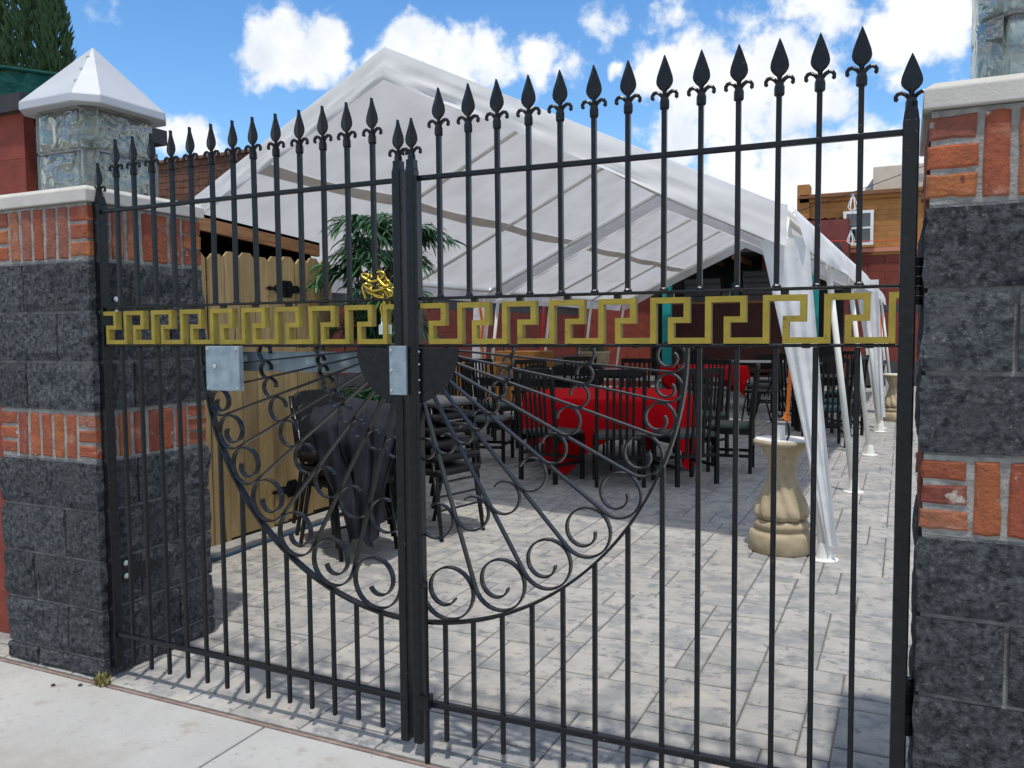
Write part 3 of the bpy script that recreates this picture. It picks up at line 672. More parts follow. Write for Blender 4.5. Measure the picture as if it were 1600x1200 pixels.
# ================================================================= WEED at the pillar foot
wd = MB(); rw = random.Random(3)
for k in range(46):
    a = rw.uniform(0,6.28); l = rw.uniform(.03,.075); b = Vector((rw.uniform(-.03,.03), rw.uniform(-.015,.02), 0)); d = Vector((math.cos(a)*.6, math.sin(a)*.6, 1)).normalized()*l
    s = Vector((-math.sin(a), math.cos(a), 0))*0.005; n = len(wd.v); wd.v += [tuple(b-s), tuple(b+s), tuple(b+d*.6+s), tuple(b+d)]; wd.f.append((n,n+1,n+2,n+3))
tag(obj('weed', wd, mat('dry_weed', (0.16,0.15,0.04), (0.28,0.24,0.08), rough=0.9, scale=30), loc=(-1.45,-0.075,-0.004)), 'small dry weed at the foot of the left pillar', 'weed')

# ================================================================= FENCE, KERB, HOSE, SHED on the left
fn = thing('picket_fence', 'tan dog-eared picket gate behind the left pillar', 'fence', (-2.55,0,0))
pk = MB(); pw = 0.133; pk.prism([(-pw/2,0),(pw/2,0),(pw/2,1.845),(pw/2-0.035,1.88),(-pw/2+0.035,1.88),(-pw/2,1.845)], 0, 0.018, 'x'); PK = pk.mesh('picket', FENCEW)
rf_ = random.Random(9)
for k in range(16): put('picket', PK, fn, (rf_.uniform(-.005,.004), 0.72+k*0.141+rf_.uniform(-.003,.003), 0.015+rf_.uniform(-.012,.012)+0.004*k), (rf_.uniform(-.006,.006),0,rf_.uniform(-.02,.02)))
for z in (0.3,1.05,1.7): obj('back_rail', MB().box((-0.022,1.78,z),(0.04,2.25,0.085)), FENCEW, fn)
for z in (1.715,0.285):
    hm = MB(); hp = [(q*1.45, w_*1.15) for q, w_ in ((-.15,0),(-.125,.014),(-.10,.008),(-.075,.026),(-.045,.022),(-.03,.052),(.03,.052),(.045,.022),(.075,.026),(.10,.008),(.125,.014),(.15,0))]
    hm.prism([(2.38+y, z+q) for y, q in hp] + [(2.38+y, z-q) for y, q in reversed(hp[1:-1])], 0.020, 0.026, 'x'); hm.box((0.03,2.38,z),(0.014,0.016,0.104))
    h_ = obj('ornate_hinge', hm, IRON, fn)
    for yy in (-.15,-.09,.09,.15): obj('bolt_head', MB().lathe([(0.009,0),(0.005,0.006)], 8), VINYL, h_, loc=(0.026,2.38+yy,z), rot=(0,math.pi/2,0))
obj('bottom_board', MB().box((-0.018,1.78,0.045),(0.05,2.26,0.05)), DARK, fn)
kb = struct(obj('kerb', MB().box((-2.475,1.80,0.0225),(0.13,2.3,0.039)), mat('kerb_concrete', (0.22,0.215,0.205), (0.32,0.31,0.29), rough=0.9, scale=9), bevel=0.006))
hs = tag(obj('garden_hose', MB().tube([(-2.385+0.012*math.sin(y*3.1), 0.75+y, 0.010) for y in [k*0.07 for k in range(27)]], 0.008, 8), HOSE, smooth=True), 'thin blue hose lying along the kerb below the picket fence', 'hose')
sh = thing('lean_to_shed', 'dark lean-to with a stained timber beam above the picket fence', 'shed', (-2.62,1.8,0))
bm = MB(); bm.prism([(-0.75,2.20),(1.05,2.085),(1.05,1.985),(-0.75,2.10)], -0.02, 0.02, 'x')
obj('fascia_beam', bm, BEAMW, sh)
obj('roof', MB().prism([(-0.75,2.204),(1.05,2.089),(1.05,2.069),(-0.75,2.184)], -1.2, 0.02, 'x'), ROOFB, sh)
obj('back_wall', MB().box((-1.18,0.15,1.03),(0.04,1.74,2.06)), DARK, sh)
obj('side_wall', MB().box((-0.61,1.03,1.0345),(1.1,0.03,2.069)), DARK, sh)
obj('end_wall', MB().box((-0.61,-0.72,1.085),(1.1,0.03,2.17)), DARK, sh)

# ================================================================= RED BUILDING at far left with roof screen and conifers
rb = thing('red_block_building', 'dark red painted block wall left of the left pillar', 'building', (-2.07,0.16,0))
obj('core', MB().box((-1.62,0.37,1.17),(3.2,0.70,2.34)), MORTAR, rb)
bw = MB().box((0,0,0),(0.395,0.05,0.197)).mesh('block', REDW); bh = MB().box((0,0,0),(0.195,0.05,0.197)).mesh('block', REDW)
for r_ in range(12):
    x = -0.0
    if r_ % 2: put('block', bh, rb, (-0.0995,0.0,0.1+r_*0.1985)); x = -0.1995
    for k in range(8): put('block', bw, rb, (x-0.1985-k*0.3985, 0.0, 0.1+r_*0.1985))
obj('flashing', MB().box((-1.65,0.34,2.42),(3.36,0.80,0.075)), ROOFB, rb)
scn = thing('roof_screen', 'dark green shade netting on the roof at top left', 'screen', (-2.74,0.60,2.44))
obj('netting', MB().grid(lambda u, v: ((-0.32 if u < .5 else -0.32+(u-.5)*0.64) + (u*2-1)*(2.0 if u < .5 else 0), 0.0+(0.0 if u < .5 else (u-.5)*0.9)+0.012*math.sin(u*60)*v, v*0.40+0.012*math.sin(u*9)), 60, 8), MESHG, scn)
obj('top_rail', MB().tube([(-2.3,0,0.41),(-0.32,0,0.415),(0.0,0.45,0.41)], 0.012, 8), MESHG, scn)
for x, y in ((-0.32,0.02),(-0.01,0.45),(-1.3,0.02)): obj('post', MB().tube([(x,y,0),(x,y,0.42)], 0.014, 8), IRON, scn)
def conifer(x, y, h, r, lab, seed):
    t = thing('arborvitae', lab, 'tree', (x,y,2.442), group='conifers on the roof'); rr = random.Random(seed)
    obj('trunk', MB().tube([(0,0,0),(0,0,h*0.8)], [0.02,0.008], 6), BARK, t); mb = MB()
    for k in range(4200):
        q = rr.random()**1.3; z = 0.06+q*(h-0.06); rad = r*(1-q)**0.75*(0.55+0.5*rr.random())+0.008; a = rr.uniform(0,6.283)
        rad *= 0.72+0.34*abs(math.sin(a*3.5+seed+z*7))
        p = Vector((rad*math.cos(a), rad*math.sin(a), z)); l = rr.uniform(.03,.07); d = Vector((math.cos(a)*.45, math.sin(a)*.45, 1)).normalized()*l; s = Vector((-math.sin(a+rr.uniform(-.9,.9)), math.cos(a), 0)).normalized()*rr.uniform(.006,.012)
        n = len(mb.v); mb.v += [tuple(p-s*.4), tuple(p+s*.4), tuple(p+d*.6+s), tuple(p+d), tuple(p+d*.6-s)]; mb.f.append((n,n+1,n+2,n+3,n+4))
    obj('crown', mb, CONIF, t)
for x, y, h, r, lab, sd in ((-3.80,1.20,1.25,0.19,'leftmost conifer top above the green roof netting',1),(-3.54,1.2,1.45,0.19,'tall middle conifer above the green roof netting',2),(-3.31,1.22,1.20,0.18,'rightmost conifer above the green roof netting',3),(-4.15,1.3,1.2,0.18,'conifer on the roof mostly cut off by the left frame edge',4)): conifer(x,y,h,r,lab,sd)
obj('rear_block', MB().box((-2.1,0.98,1.17),(1.8,0.5,2.34)), REDW, rb); obj('rear_roof', MB().box((-2.1,1.00,2.39),(1.84,0.5,0.098)), ROOFB, rb)

# brown brick building behind the left lantern
bb = thing('brown_brick_building', 'old dark brown brick building behind the left lantern', 'building', (-11.4,9.0,0))
obj('core', MB().box((0,2.05,2.26),(6.0,4.0,4.52)), MORTAR, bb); bbm = MB().box((0,0,0),(0.39,0.10,0.108)).mesh('brick', OLDBRK)
n_ = 0
for r_ in range(14):
    for k in range(11):
        put('brick', bbm, bb, (2.8-k*0.40-(0.2 if r_ % 2 else 0), 0.0, 4.46-r_*0.118))
obj('lower_wall', MB().box((0,0.0,1.40),(5.98,0.11,2.80)), OLDBRK, bb)
obj('coping', MB().box((0,2.0,4.545),(6.08,4.2,0.05)), OCHTRIM, bb)

# ================================================================= COURTYARD WALLS AND BACK BUILDINGS
lw = thing('courtyard_wall', 'dark red block wall along the left side behind the tent legs', 'wall', (-6.0,0,0))
obj('core', MB().box((-0.12,12.8,1.03),(0.18,14.6,2.06)), MORTAR, lw)
wbm = MB().box((0,0,0),(0.06,0.79,0.196)); WB = wbm.mesh('block', REDWF); WBD = wbm.mesh('block', CHARC)
for r_ in range(10):
    for k in range(20):
        put('block', WBD if r_ in (0,1,2,3,9) else WB, lw, (0, 5.9+k*0.8+(0.4 if r_ % 2 else 0), 0.10+r_*0.2), (0,0,0))
obj('coping', MB().box((-0.1,12.8,2.085),(0.3,14.7,0.05)), OCHTRIM, lw)
# back building: red lower storey, ochre upper storey
BY = 20.0
bk = thing('ochre_building', 'ochre and red building with a white sash window at the back right', 'building', (1.5,BY,0))
obj('core', MB().box((0.6,2.6,2.3),(6.2,4.8,4.6)), ORANGE, bk)
rbm = MB().box((0,0,0),(0.79,0.08,0.197)).mesh('block', REDWF); rbd = MB().box((0,0,0),(0.79,0.082,0.197)).mesh('block', CHARC)
for r_ in range(16):
    for k in range(8): put('block', rbd if r_ in (0,1,2,9) else rbm, bk, (-2.1+k*0.8+(0.4 if r_ % 2 else 0), 0.16, 0.1+r_*0.2))
obm = MB().box((0,0,0),(0.396,0.036,0.126)).mesh('brick', ORANGE)
for r_ in range(10):
    for k in range(15): 
        x = -2.28+k*0.40+(0.2 if r_ % 2 else 0); z = 3.46+r_*0.13
        if -1.75 < x < -0.62 and 3.55 < z < 4.25 and False: continue
        put('brick', obm, bk, (x,0.188,z))
obj('string_course', MB().box((0.6,0.10,3.33),(6.2,0.12,0.10)), mat('pink_trim', (0.55,0.22,0.15), rough=0.8), bk)
obj('cornice', MB().box((0.6,0.12,4.72),(6.3,0.22,0.075)), OCHTRIM, bk)
obj('parapet', MB().box((0.6,0.2,4.69),(6.2,0.2,0.2)), ORANGE, bk)
obj('chimney', MB().box((-2.42,0.35,4.3),(0.30,0.5,1.5)), ORANGE, bk, bevel=0.01)
wf = MB(); wx, wz, ww, wh = -1.12, 3.88, 0.62, 0.78
for dx, dz, a, b in ((0,wh/2,ww+.08,.07),(0,-wh/2,ww+.08,.07),(-ww/2,0,.07,wh-.07),(ww/2,0,.07,wh-.07),(0,0,ww-.07,.045)): wf.box((wx+dx,0.085,wz+dz),(a,0.07,b))
wd_ = obj('window_frame', wf, WHITEP, bk)
for dz in (-.19,.19): obj('pane', MB().box((wx,0.098,wz+dz),(ww-.08,0.012,.32)), PANE, wd_)
obj('sill', MB().box((wx,0.06,wz-wh/2-.07),(ww+.14,.12,.05)), ORANGE, wd_)
ac = thing('rooftop_unit', 'beige air handling unit on the ochre building roof', 'air unit', (1.62,21.5,4.6))
obj('casing', MB().box((0,0,0.48),(1.9,1.4,0.78)), BEIGE, ac, bevel=0.02); obj('hood', MB().prism([(-1.25,.2),(-.953,.2),(-.953,.62)], -.5, .5), GALV, ac)
for k in range(4): obj('louvre', MB().box((0.25,-0.703,0.45+k*0.05),(0.5,0.012,0.02)), GALV, ac)
for x in (-.8,.8): obj('stand', MB().box((x,0,0.045),(0.1,1.2,0.09)), GALV, ac)
# maroon pergola roof
pg = thing('maroon_awning', 'maroon corrugated awning roof left of the sash window', 'awning', (-0.72,18.9,0))
obj('roof_sheet', MB().grid(lambda u, v: (-1.0+u*1.95, -0.2+v*1.1, 4.02-v*0.0-0.10*abs(u-.5)+0.015*math.sin(u*70)), 70, 4), MAROON, pg)
obj('side_sheet', MB().prism([(0.95,3.96),(0.95,2.9),(0.5,2.9),(0.5,3.55),(0.2,3.7),(-0.9,3.7),(-0.9,3.96)], -0.2, -0.17), MAROON, pg)
for x in (-0.95,0.93): obj('post', MB().box((x,-0.1,1.98),(0.09,0.09,3.96)), MAROON, pg)
obj('opening_shade', MB().box((0,0.8,3.3),(1.9,0.03,1.2)), DARK, pg)  # near-black sheet standing in for the shade in the awning opening
# open porch with teal posts
pc = thing('teal_post_porch', 'dark open porch with teal posts at the far end', 'porch', (-2.2,17.6,0))
obj('roof', MB().box((0,1.3,3.25),(4.6,2.8,0.12)), ROOFB, pc)
obj('back_wall', MB().box((-0.9,2.5,1.6),(6.4,0.1,3.2)), DARK, pc); obj('wing_wall', MB().box((-2.95,0.3,1.5),(1.8,0.12,3.0)), REDW, pc)
for k in range(7): obj('rafter', MB().box((-2.1+k*0.7,1.3,3.12),(0.06,2.6,0.13)), BEAMW, pc)
obj('loft_shelf', MB().box((-0.1,1.6,2.08),(3.4,1.2,0.06)), BEAMW, pc)
obj('loft_face', MB().box((-0.1,1.02,1.05),(3.2,0.05,1.98)), mat('shaded_maroon', (0.05,0.014,0.012), (0.08,0.02,0.017), rough=0.8), pc)  # maroon darkened in its colour to give the shade inside the porch
for x in (-1.55,1.80): obj('post', MB().box((x,-0.02,1.595),(0.21,0.15,3.19)), TEAL, pc, bevel=0.01)
gs = random.Random(4)
for sx, n_, w_ in ((-0.95,4,0.9),(0.42,5,0.8)):
    for k in range(n_): tag(obj('storage_tote', MB().box((0,0,0.065),(w_,0.5,0.13)).box((0,0,0.137),(w_+.04,.54,.014)), GREYV, loc=(-2.2+sx+gs.uniform(-.02,.02),19.0,2.112+k*0.146), bevel=0.008), ('lowest' if k == 0 else 'topmost' if k == n_-1 else ['', 'second', 'third', 'fourth'][k])+' grey tote in the %s stack on the porch loft' % ('left' if sx < 0 else 'right'), 'tote', 'totes on the loft')
tag(obj('storage_bin', MB().lathe([(0.13,0),(0.15,0.42),(0.155,0.44),(0.155,0.46)], 16), mat('teal_plastic',(0.02,0.12,0.12),rough=0.5), loc=(-2.35,18.95,2.112)), 'round dark teal bin between the tote stacks on the loft', 'bin')
tag(obj('low_bench_ledge', MB().box((0,0,0.26),(6.0,0.45,0.10)).box((-2.6,0,0.1),(0.2,0.4,0.22)).box((2.6,0,0.1),(0.2,0.4,0.22)).box((0,0,0.1),(0.2,0.4,0.22)), SANDT, loc=(-3.2,17.1,0)), 'long pale low ledge in front of the porch', 'ledge')

# ================================================================= TENTS
XR, XE, XL, ZR, ZE = -2.0, 0.86, -4.86, 3.47, 2.10
def gz(x): return ZE + (ZR-ZE)*(1-abs(x-XR)/(XE-XR))
def tent(y0, y1, label, front):
    t = thing('canopy_tent', label, 'tent', (XR+(0 if front else 0.1),(y0+y1)/2,0), -0.02 if front else -0.01, group='white party canopies'); yc = (y0+y1)/2; n = 4
    ys = [y0+(y1-y0)*k/(n-1)-yc for k in range(n)]; hy = (y1-y0)/2
    def roof(u, v):
        x = XL+(XE-XL)*u; y = -hy-0.06+(2*hy+0.12)*v; sag = 0.028*math.sin(math.pi*min(1, abs(x-XR)/(XE-XR)))*(abs(math.sin(math.pi*v*(n-1)))) + 0.012*noise.noise(Vector((x*1.5, y*1.5, y0)))
        return (x-XR, y, gz(x)+0.035-sag)
    obj('roof_cover', MB().grid(roof, 48, 42), TENT, t, smooth=True)
    for ye, s in ((-hy-0.065,-1),(hy+0.065,1)):
        def val(u, v):
            x = XL-0.02+(XE-XL+0.04)*u; top = gz(min(max(x,XL),XE))+0.045; fold = noise.noise(Vector((x*1.1-top*2.2+v*1.1, v*5+y0, s*3.0)))*0.032*v + 0.006*math.sin(x*13+v*9)*v
            return (x-XR, ye+s*0.03*v*(1)+fold, top-(0.235+0.012*math.sin(x*2.1))*v)
        obj('gable_valance', MB().grid(val, 110, 8), TENT, t, smooth=True)
    for xe, s in ((XE+0.01,1),(XL-0.01,-1)):
        def sval(u, v):
            y = -hy-0.07+(2*hy+0.14)*u; w = noise.noise(Vector((y*1.6, v*2.2+s, y0*1.3)))*0.028*v + 0.006*math.sin(y*4.1+v*3)*v
            return (xe-XR+s*(0.025+0.075*v**0.6)+w, y, ZE+0.045-(0.25+0.008*math.sin(y*2.7+s))*v)
        obj('side_valance', MB().grid(sval, 90, 8), TENT, t, smooth=True)
    obj('ridge_pole', MB().tube([(0,-hy,ZR-0.03),(0,hy,ZR-0.03)], 0.021, 8), TUBEW, t, smooth=True)
    for x in (XE,XL): obj('eave_pole', MB().tube([(x-XR,-hy,ZE-0.03),(x-XR,hy,ZE-0.03)], 0.021, 8), TUBEW, t, smooth=True)
    for xs in (-3.42,-0.58):
        def band(u, v):
            y = -hy+2*hy*u; x = xs+(v-.5)*(0.13+0.02*math.sin(y*3)); return (x-XR, y, gz(x)+0.012-0.03*abs(math.sin(math.pi*(y+hy)/(2*hy)*3)))
        obj('seam_band', MB().grid(band, 60, 2), SEAMF, t, smooth=True)
    for y in ys:
        for s, xe in ((1,XE),(-1,XL)):
            obj('rafter', MB().tube([(0,y,ZR-0.03),(xe-XR,y,ZE-0.03)], 0.021, 8), TUBEW, t, smooth=True)
            fx = xe-XR+s*0.25
            lg = obj('leg', MB().tube([(xe-XR,y,ZE-0.03),(fx,y,0.012)], 0.027, 10), TUBEW, t, smooth=True)
            ft = MB(); ft.lathe([(0.085,0),(0.085,0.008),(0.05,0.014),(0.036,0.10),(0.033,0.11)], 12, (fx,y,0.001)); obj('foot_plate', ft, TUBEW, lg)
    for xs in (-3.42,-0.58) if False else (): pass
    return t
T1 = tent(3.05, 10.05, 'nearer white peaked party tent right behind the gate', True)
T2 = tent(10.42, 17.2, 'farther white peaked party tent behind the nearer one', False)
def curtain(top, wt, bot, wb, label, seed):
    t0, b0 = Vector(top), Vector(bot)
    def fn(u, v):
        c = t0.lerp(b0, v); w = wb+(wt-wb)*(1-v)**1.25; x = (u-.5)*w
        q = 0.35+0.65*v
        dy = (0.022*math.sin(u*8+v*1.5+seed)+0.012*math.sin(u*19+v*2+seed*2))*q*(w/wt)**0.5 + 0.012*noise.noise(Vector((u*3, v*4, seed)))
        return (c.x+x, c.y+dy, c.z)
    def fnb(u, v):
        x, y, z = fn(u, v); return (x, y+0.006+0.075*math.sin(u*math.pi)*min(1, 0.35+v), z)
    mb = MB().grid(fn, 30, 50); tag(obj('tied_curtain', mb.grid(fnb, 30, 50), DRAPE, smooth=True), label, 'curtain', 'tied curtains at the tent legs')
curtain((0.785,2.955,1.95), 0.28, (1.085,2.94,0.10), 0.07, 'long white tied curtain at the nearest tent leg', 1.3)
curtain((0.98,9.96,2.06), 0.30, (1.17,10.0,0.16), 0.09, 'white tied curtain at the last leg of the nearer tent', 2.1)
curtain((1.0,10.40,2.06), 0.22, (1.20,10.42,0.16), 0.09, 'white tied curtain on the first leg of the farther tent', 4.4)
curtain((-4.95,10.15,2.08), 0.34, (-5.1,10.15,0.3), 0.20, 'white bunched curtain at the left leg where the tents meet', 3.0)

# straps hanging from the tent legs
def strap(pts, w, m, label): tag(obj('hanging_strap', MB().ribbon([(p[0], p[2]) for p in pts], w, -0.004, 0.004), m, loc=(0,pts[0][1],0)), label, 'strap')
strap([(0.835,3.02,1.90),(0.835,3.02,1.4),(0.822,3.02,1.1),(0.812,3.02,0.90),(0.79,3.02,0.855),(0.82,3.02,0.835),(0.815,3.02,0.875)], 0.022, ORSTR, 'orange webbing strap hanging beside the nearest tied curtain')
strap([(-4.90,10.0,2.1),(-4.93,10.0,1.8),(-4.88,10.0,1.55),(-4.91,10.0,1.2),(-4.86,10.0,0.9)], 0.05, ORSTR, 'orange strap hanging at the left leg between the tents')
strap([(-4.9,12.68,2.1),(-4.93,12.68,1.5),(-4.97,12.68,0.9)], 0.04, REDSTR, 'red strap hanging at a left leg of the farther tent')
strap([(1.02,12.6,2.0),(1.10,12.6,1.5),(1.12,12.6,1.1)], 0.035, ORSTR, 'orange strap by the small pedestal at the far right leg')

# ================================================================= PEDESTALS
def pedestal(x, y, label):
    p = thing('fluted_pedestal', label, 'pedestal', (x,y,0.002), group='concrete pedestals'); p.scale = (0.95,0.95,0.935)
    obj('base', MB().lathe([(0.205,0),(0.21,0.01),(0.21,0.115),(0.195,0.135),(0.165,0.145),(0.168,0.155),(0.18,0.170),(0.18,0.188),(0.165,0.205),(0.15,0.215)], 40), PED, p, smooth=True)
    prof = [(0.120,0.210),(0.150,0.225),(0.166,0.25),(0.162,0.285),(0.140,0.345),(0.110,0.42),(0.090,0.49),(0.082,0.55),(0.086,0.60),(0.102,0.65),(0.130,0.69),(0.158,0.712)]
    def fl(r, z, a): return r*(0.95+0.15*abs(math.sin(5*(a+2.4*z)))) if z < 0.68 else r
    fine = []
    for (a, b), (c, d) in zip(prof, prof[1:]):
        for k in range(3): fine.append((a+(c-a)*k/3, b+(d-b)*k/3))
    obj('shaft', MB().lathe(fine+[prof[-1]], 80, fn=fl), PED, p, smooth=True)
    top = obj('top_rim', MB().lathe([(0.16,0.712),(0.182,0.722),(0.19,0.735),(0.188,0.748),(0.18,0.754)], 60, fn=lambda r, z, a: r*(1+0.008*math.sin(24*a))), PED, p, smooth=True)
    obj('top_disc', MB().lathe([(0.178,0.7535),(0.178,0.759)], 40), PEDTOP, top)
pedestal(0.77,3.14,'large tan fluted pedestal beside the nearest tent leg')
pedestal(1.34,11.6,'small far pedestal at the right edge by the gate post')
tag(obj('candle', MB().lathe([(0.028,0),(0.028,0.085),(0.024,0.087),(0.022,0.080)], 16), WHITEP, loc=(0.76,3.10,0.7125)), 'small white candle holder on the large pedestal', 'candle holder')
tag(obj('wire_hook', MB().tube([(0.81,3.02,0.718),(0.822,3.02,0.75),(0.82,3.02,0.80),(0.805,3.02,0.84)], 0.007, 6), IRON, smooth=True), 'black hook at the end of the orange strap over the pedestal', 'hook')

# ================================================================= CHAIRS AND TABLES
def slat_chair(label, group, pad=PAD):
    c = thing('slat_back_chair', label, 'chair', (0,0,0), 0, group); w, d = 0.42, 0.40     # faces +y, back at y=-d/2
    for s in (-1,1):
        obj('back_leg', MB().bar((s*w/2,-d/2,0),(s*w/2,-d/2,0.48),0.034).bar((s*w/2,-d/2,0.478),(s*w/2,-d/2-0.055,1.06),0.033), LACQ, c)
        obj('front_leg', MB().bar((s*w/2,d/2,0),(s*w/2,d/2,0.43),0.034), LACQ, c)
        obj('stretcher', MB().box((s*w/2,0,0.17),(0.018,d-0.034,0.03)), LACQ, c)
        obj('side_rail', MB().box((s*w/2,0,0.405),(0.022,d-0.034,0.05)), LACQ, c)
    obj('stretcher', MB().box((0,d/2,0.20),(w-0.034,0.018,0.03)), LACQ, c)
    for z, yo in ((1.035,-.053),(0.27,0)): obj('crest_rail' if z > 1 else 'lower_back_rail', MB().box((0,-d/2+yo,z),(w-0.034,0.022,0.055 if z > 1 else 0.03)), LACQ, c)
    obj('front_rail', MB().box((0,d/2,0.405),(w-0.034,0.022,0.05)), LACQ, c)
    for k in range(5):
        x = (-2+k)*0.058; obj('slat', MB().bar((x,-d/2,0.285),(x,-d/2-0.053,1.01),0.026,0.012,(0,1,0)), LACQ, c)
    mb = MB(); mb.box((0,0.005,0.452),(w+0.01,d+0.02,0.05)); obj('seat_pad', mb, pad, c, bevel=0.02, seg=3, smooth=True)
    return c
GRP = 'black slat-back chairs round the tables'
c0 = slat_chair('black slat-back chair with its back to the gate, in front of the red cloth', GRP)
def place(c, x, y, fx, fy): c.location = (x,y,0); c.rotation_euler = (0,0,math.atan2(fy,fx)-math.pi/2)
def face(fx, fy): return math.atan2(fy,fx)-math.pi/2
place(c0, -0.90, 4.95, -0.38, 0.92)
for x, y, fx, fy, lab in ((-1.55,4.92,0.3,0.95,'black slat-back chair left of the hanging red cloth corner'),(-0.36,5.26,-0.73,0.68,'black slat-back chair at the right front of the red table'),(-0.10,6.12,-1,-0.1,'black slat-back chair at the right end of the red table'),
    (-2.62,5.75,0.97,0.2,'black slat-back chair at the left end of the red table'),(-2.45,6.75,0.8,-0.6,'black slat-back chair at the left rear of the red table'),(-1.45,7.28,0.05,-1,'black slat-back chair directly behind the red table'),(-0.62,7.10,-0.5,-0.8,'black slat-back chair at the right rear of the red table'),
    (-3.35,7.3,0.3,0.95,'black slat-back chair in front of the dark table, left of the red table'),(-3.9,7.6,0.2,0.98,'leftmost black slat-back chair by the dark table'),(-2.6,8.3,-0.6,0.8,'black slat-back chair between the dark table and the red table'),(-1.75,11.6,0.0,1,'black slat-back chair in front of the far red table'),(-0.72,12.4,-1,0.1,'black slat-back chair at the right of the far red table')):
    dup(c0, (x,y,0), face(fx,fy), lab, GRP)
ct = slat_chair('teal-seated black chair nearest the tied curtain on the right', 'teal-seated chairs on the right', TEALPAD)
place(ct, 0.60, 8.30, -0.25, 0.97)
dup(ct, (0.72,9.35,0), face(-0.9,0.3), 'teal-seated black chair beside the dark table on the right', 'teal-seated chairs on the right')
dup(ct, (0.10,9.9,0), face(0.5,0.8), 'teal-seated black chair left of the dark table on the right', 'teal-seated chairs on the right')
dup(ct, (0.62,11.1,0), face(0,-1), 'teal-seated black chair behind the dark table on the right', 'teal-seated chairs on the right')
def round_table(x, y, r, label):
    t = thing('round_table', label, 'table', (x,y,0)); obj('tabletop', MB().lathe([(r-.01,0.715),(r,0.72),(r,0.738),(r-.01,0.742)], 48), SANDT, t)
    for k in range(4): a = k*math.pi/2+.4; obj('leg', MB().tube([(r*.6*math.cos(a),r*.6*math.sin(a),0),(r*.55*math.cos(a),r*.55*math.sin(a),0.715)], 0.014, 8), IRON, t)
def cloth(x, y, r, half, rot, label, z=0.746):
    mb = MB(); n, m = 120, 26; mb.v.append((0,0,z))
    for j in range(1, m+1):
        for k in range(n):
            a = 2*math.pi*k/n; q = a-rot; L = half/max(abs(math.cos(q)), abs(math.sin(q))); L = min(L, half*1.40); R0 = r+0.008; s = R0*j/8 if j <= 8 else R0+(L-R0)*(j-8)/(m-8)
            if j <= 8: rad, zz = s, z
            else:
                dr = s-R0; sharp = max(0,(L-half)/half)/0.41; rad = R0+0.012+dr*0.05+0.10*dr*math.sin(a*13+1.0)+0.05*dr*math.sin(a*29)+0.10*dr*sharp; zz = z-0.006-min(dr*0.97, 0.725)
            mb.v.append((rad*math.cos(a), rad*math.sin(a), zz))
    for k in range(n): mb.f.append((0, 1+k, 1+(k+1) % n))
    for j in range(m-1):
        for k in range(n): a, b = 1+j*n+k, 1+j*n+(k+1) % n; mb.f.append((a, a+n, b+n, b))
    tag(obj('red_tablecloth', mb, REDCL, loc=(x,y,0), smooth=True), label, 'tablecloth', 'red tablecloths')
round_table(-1.38, 6.05, 0.86, 'round banquet table under the large red cloth'); cloth(-1.38, 6.05, 0.865, 1.22, R(-144), 'large bright red tablecloth on the nearest round table')
round_table(-1.85, 12.9, 0.76, 'round table under the far red cloth'); cloth(-1.85, 12.9, 0.765, 0.93, R(20), 'far red tablecloth near the porch end of the tents')
def rect_table(x, y, lx, ly, top, label, rz=0):
    t = thing('rectangular_table', label, 'table', (x,y,0), rz); obj('tabletop', MB().box((0,0,0.735),(lx,ly,0.03)), top, t, bevel=0.006); obj('apron', MB().box((0,0,0.675),(lx-.12,ly-.12,0.09)), LACQ, t)
    for sx in (-1,1):
        for sy in (-1,1): obj('leg', MB().box((sx*(lx/2-.07),sy*(ly/2-.07),0.315),(0.05,0.05,0.63)), LACQ, t)
rect_table(-3.35, 8.6, 1.5, 0.8, LACQ, 'dark table left of the red table, in front of wooden panels')
rect_table(-3.3, 10.9, 1.8, 0.75, SANDT, 'pale folding table farther back between the tables')
rect_table(0.45, 10.1, 0.8, 0.8, LACQ, 'dark square table on the right between teal-seated chairs')
rect_table(-1.2, 15.6, 2.4, 0.75, SANDT, 'long pale table at the far end by the porch')
def metal_chair(label, group, seatm=VINYL):
    c = thing('padded_metal_chair', label, 'chair', (0,0,0), 0, group)     # faces +y
    w = 0.40
    for s in (-1,1):
        obj('front_leg', MB().tube([(s*w/2,0.17,0.43),(s*(w/2+.01),0.24,0.0)], 0.014, 8), IRON, c, smooth=True)
        obj('back_leg', MB().tube([(s*w/2,-0.13,0.43),(s*(w/2+.01),-0.25,0.0)], 0.014, 8), IRON, c, smooth=True)
        obj('back_upright', MB().tube([(s*w/2,0.0,0.425),(s*w/2,-0.16,0.44),(s*w/2,-0.21,0.55),(s*w/2,-0.27,0.84)], 0.0135, 8), IRON, c, smooth=True)
    obj('stretcher', MB().tube([(-w/2,0.21,0.2),(w/2,0.21,0.2)], 0.008, 6), IRON, c)
    obj('seat', MB().box((0,0.02,0.455),(0.43,0.42,0.05)), seatm, c, bevel=0.022, seg=3, smooth=True)
    bk_ = MB(); poly = []
    for k in range(24):
        a = 2*math.pi*k/24; cx, sx = math.cos(a), math.sin(a); poly.append((0.20*math.copysign(abs(cx)**0.45, cx), 0.165*math.copysign(abs(sx)**0.5, sx)))
    bk_.prism(poly, -0.022, 0.022); obj('backrest', bk_, seatm, c, loc=(0,-0.243,0.71), rot=(R(12),0,0), bevel=0.012, seg=2, smooth=True)
    return c
MG = 'black padded metal chairs'
m0 = metal_chair('black padded chair standing alone near the far sunlit strip', MG); m0.location = (-1.30,16.1,0); m0.rotation_euler = (0,0,face(-0.1,-1))
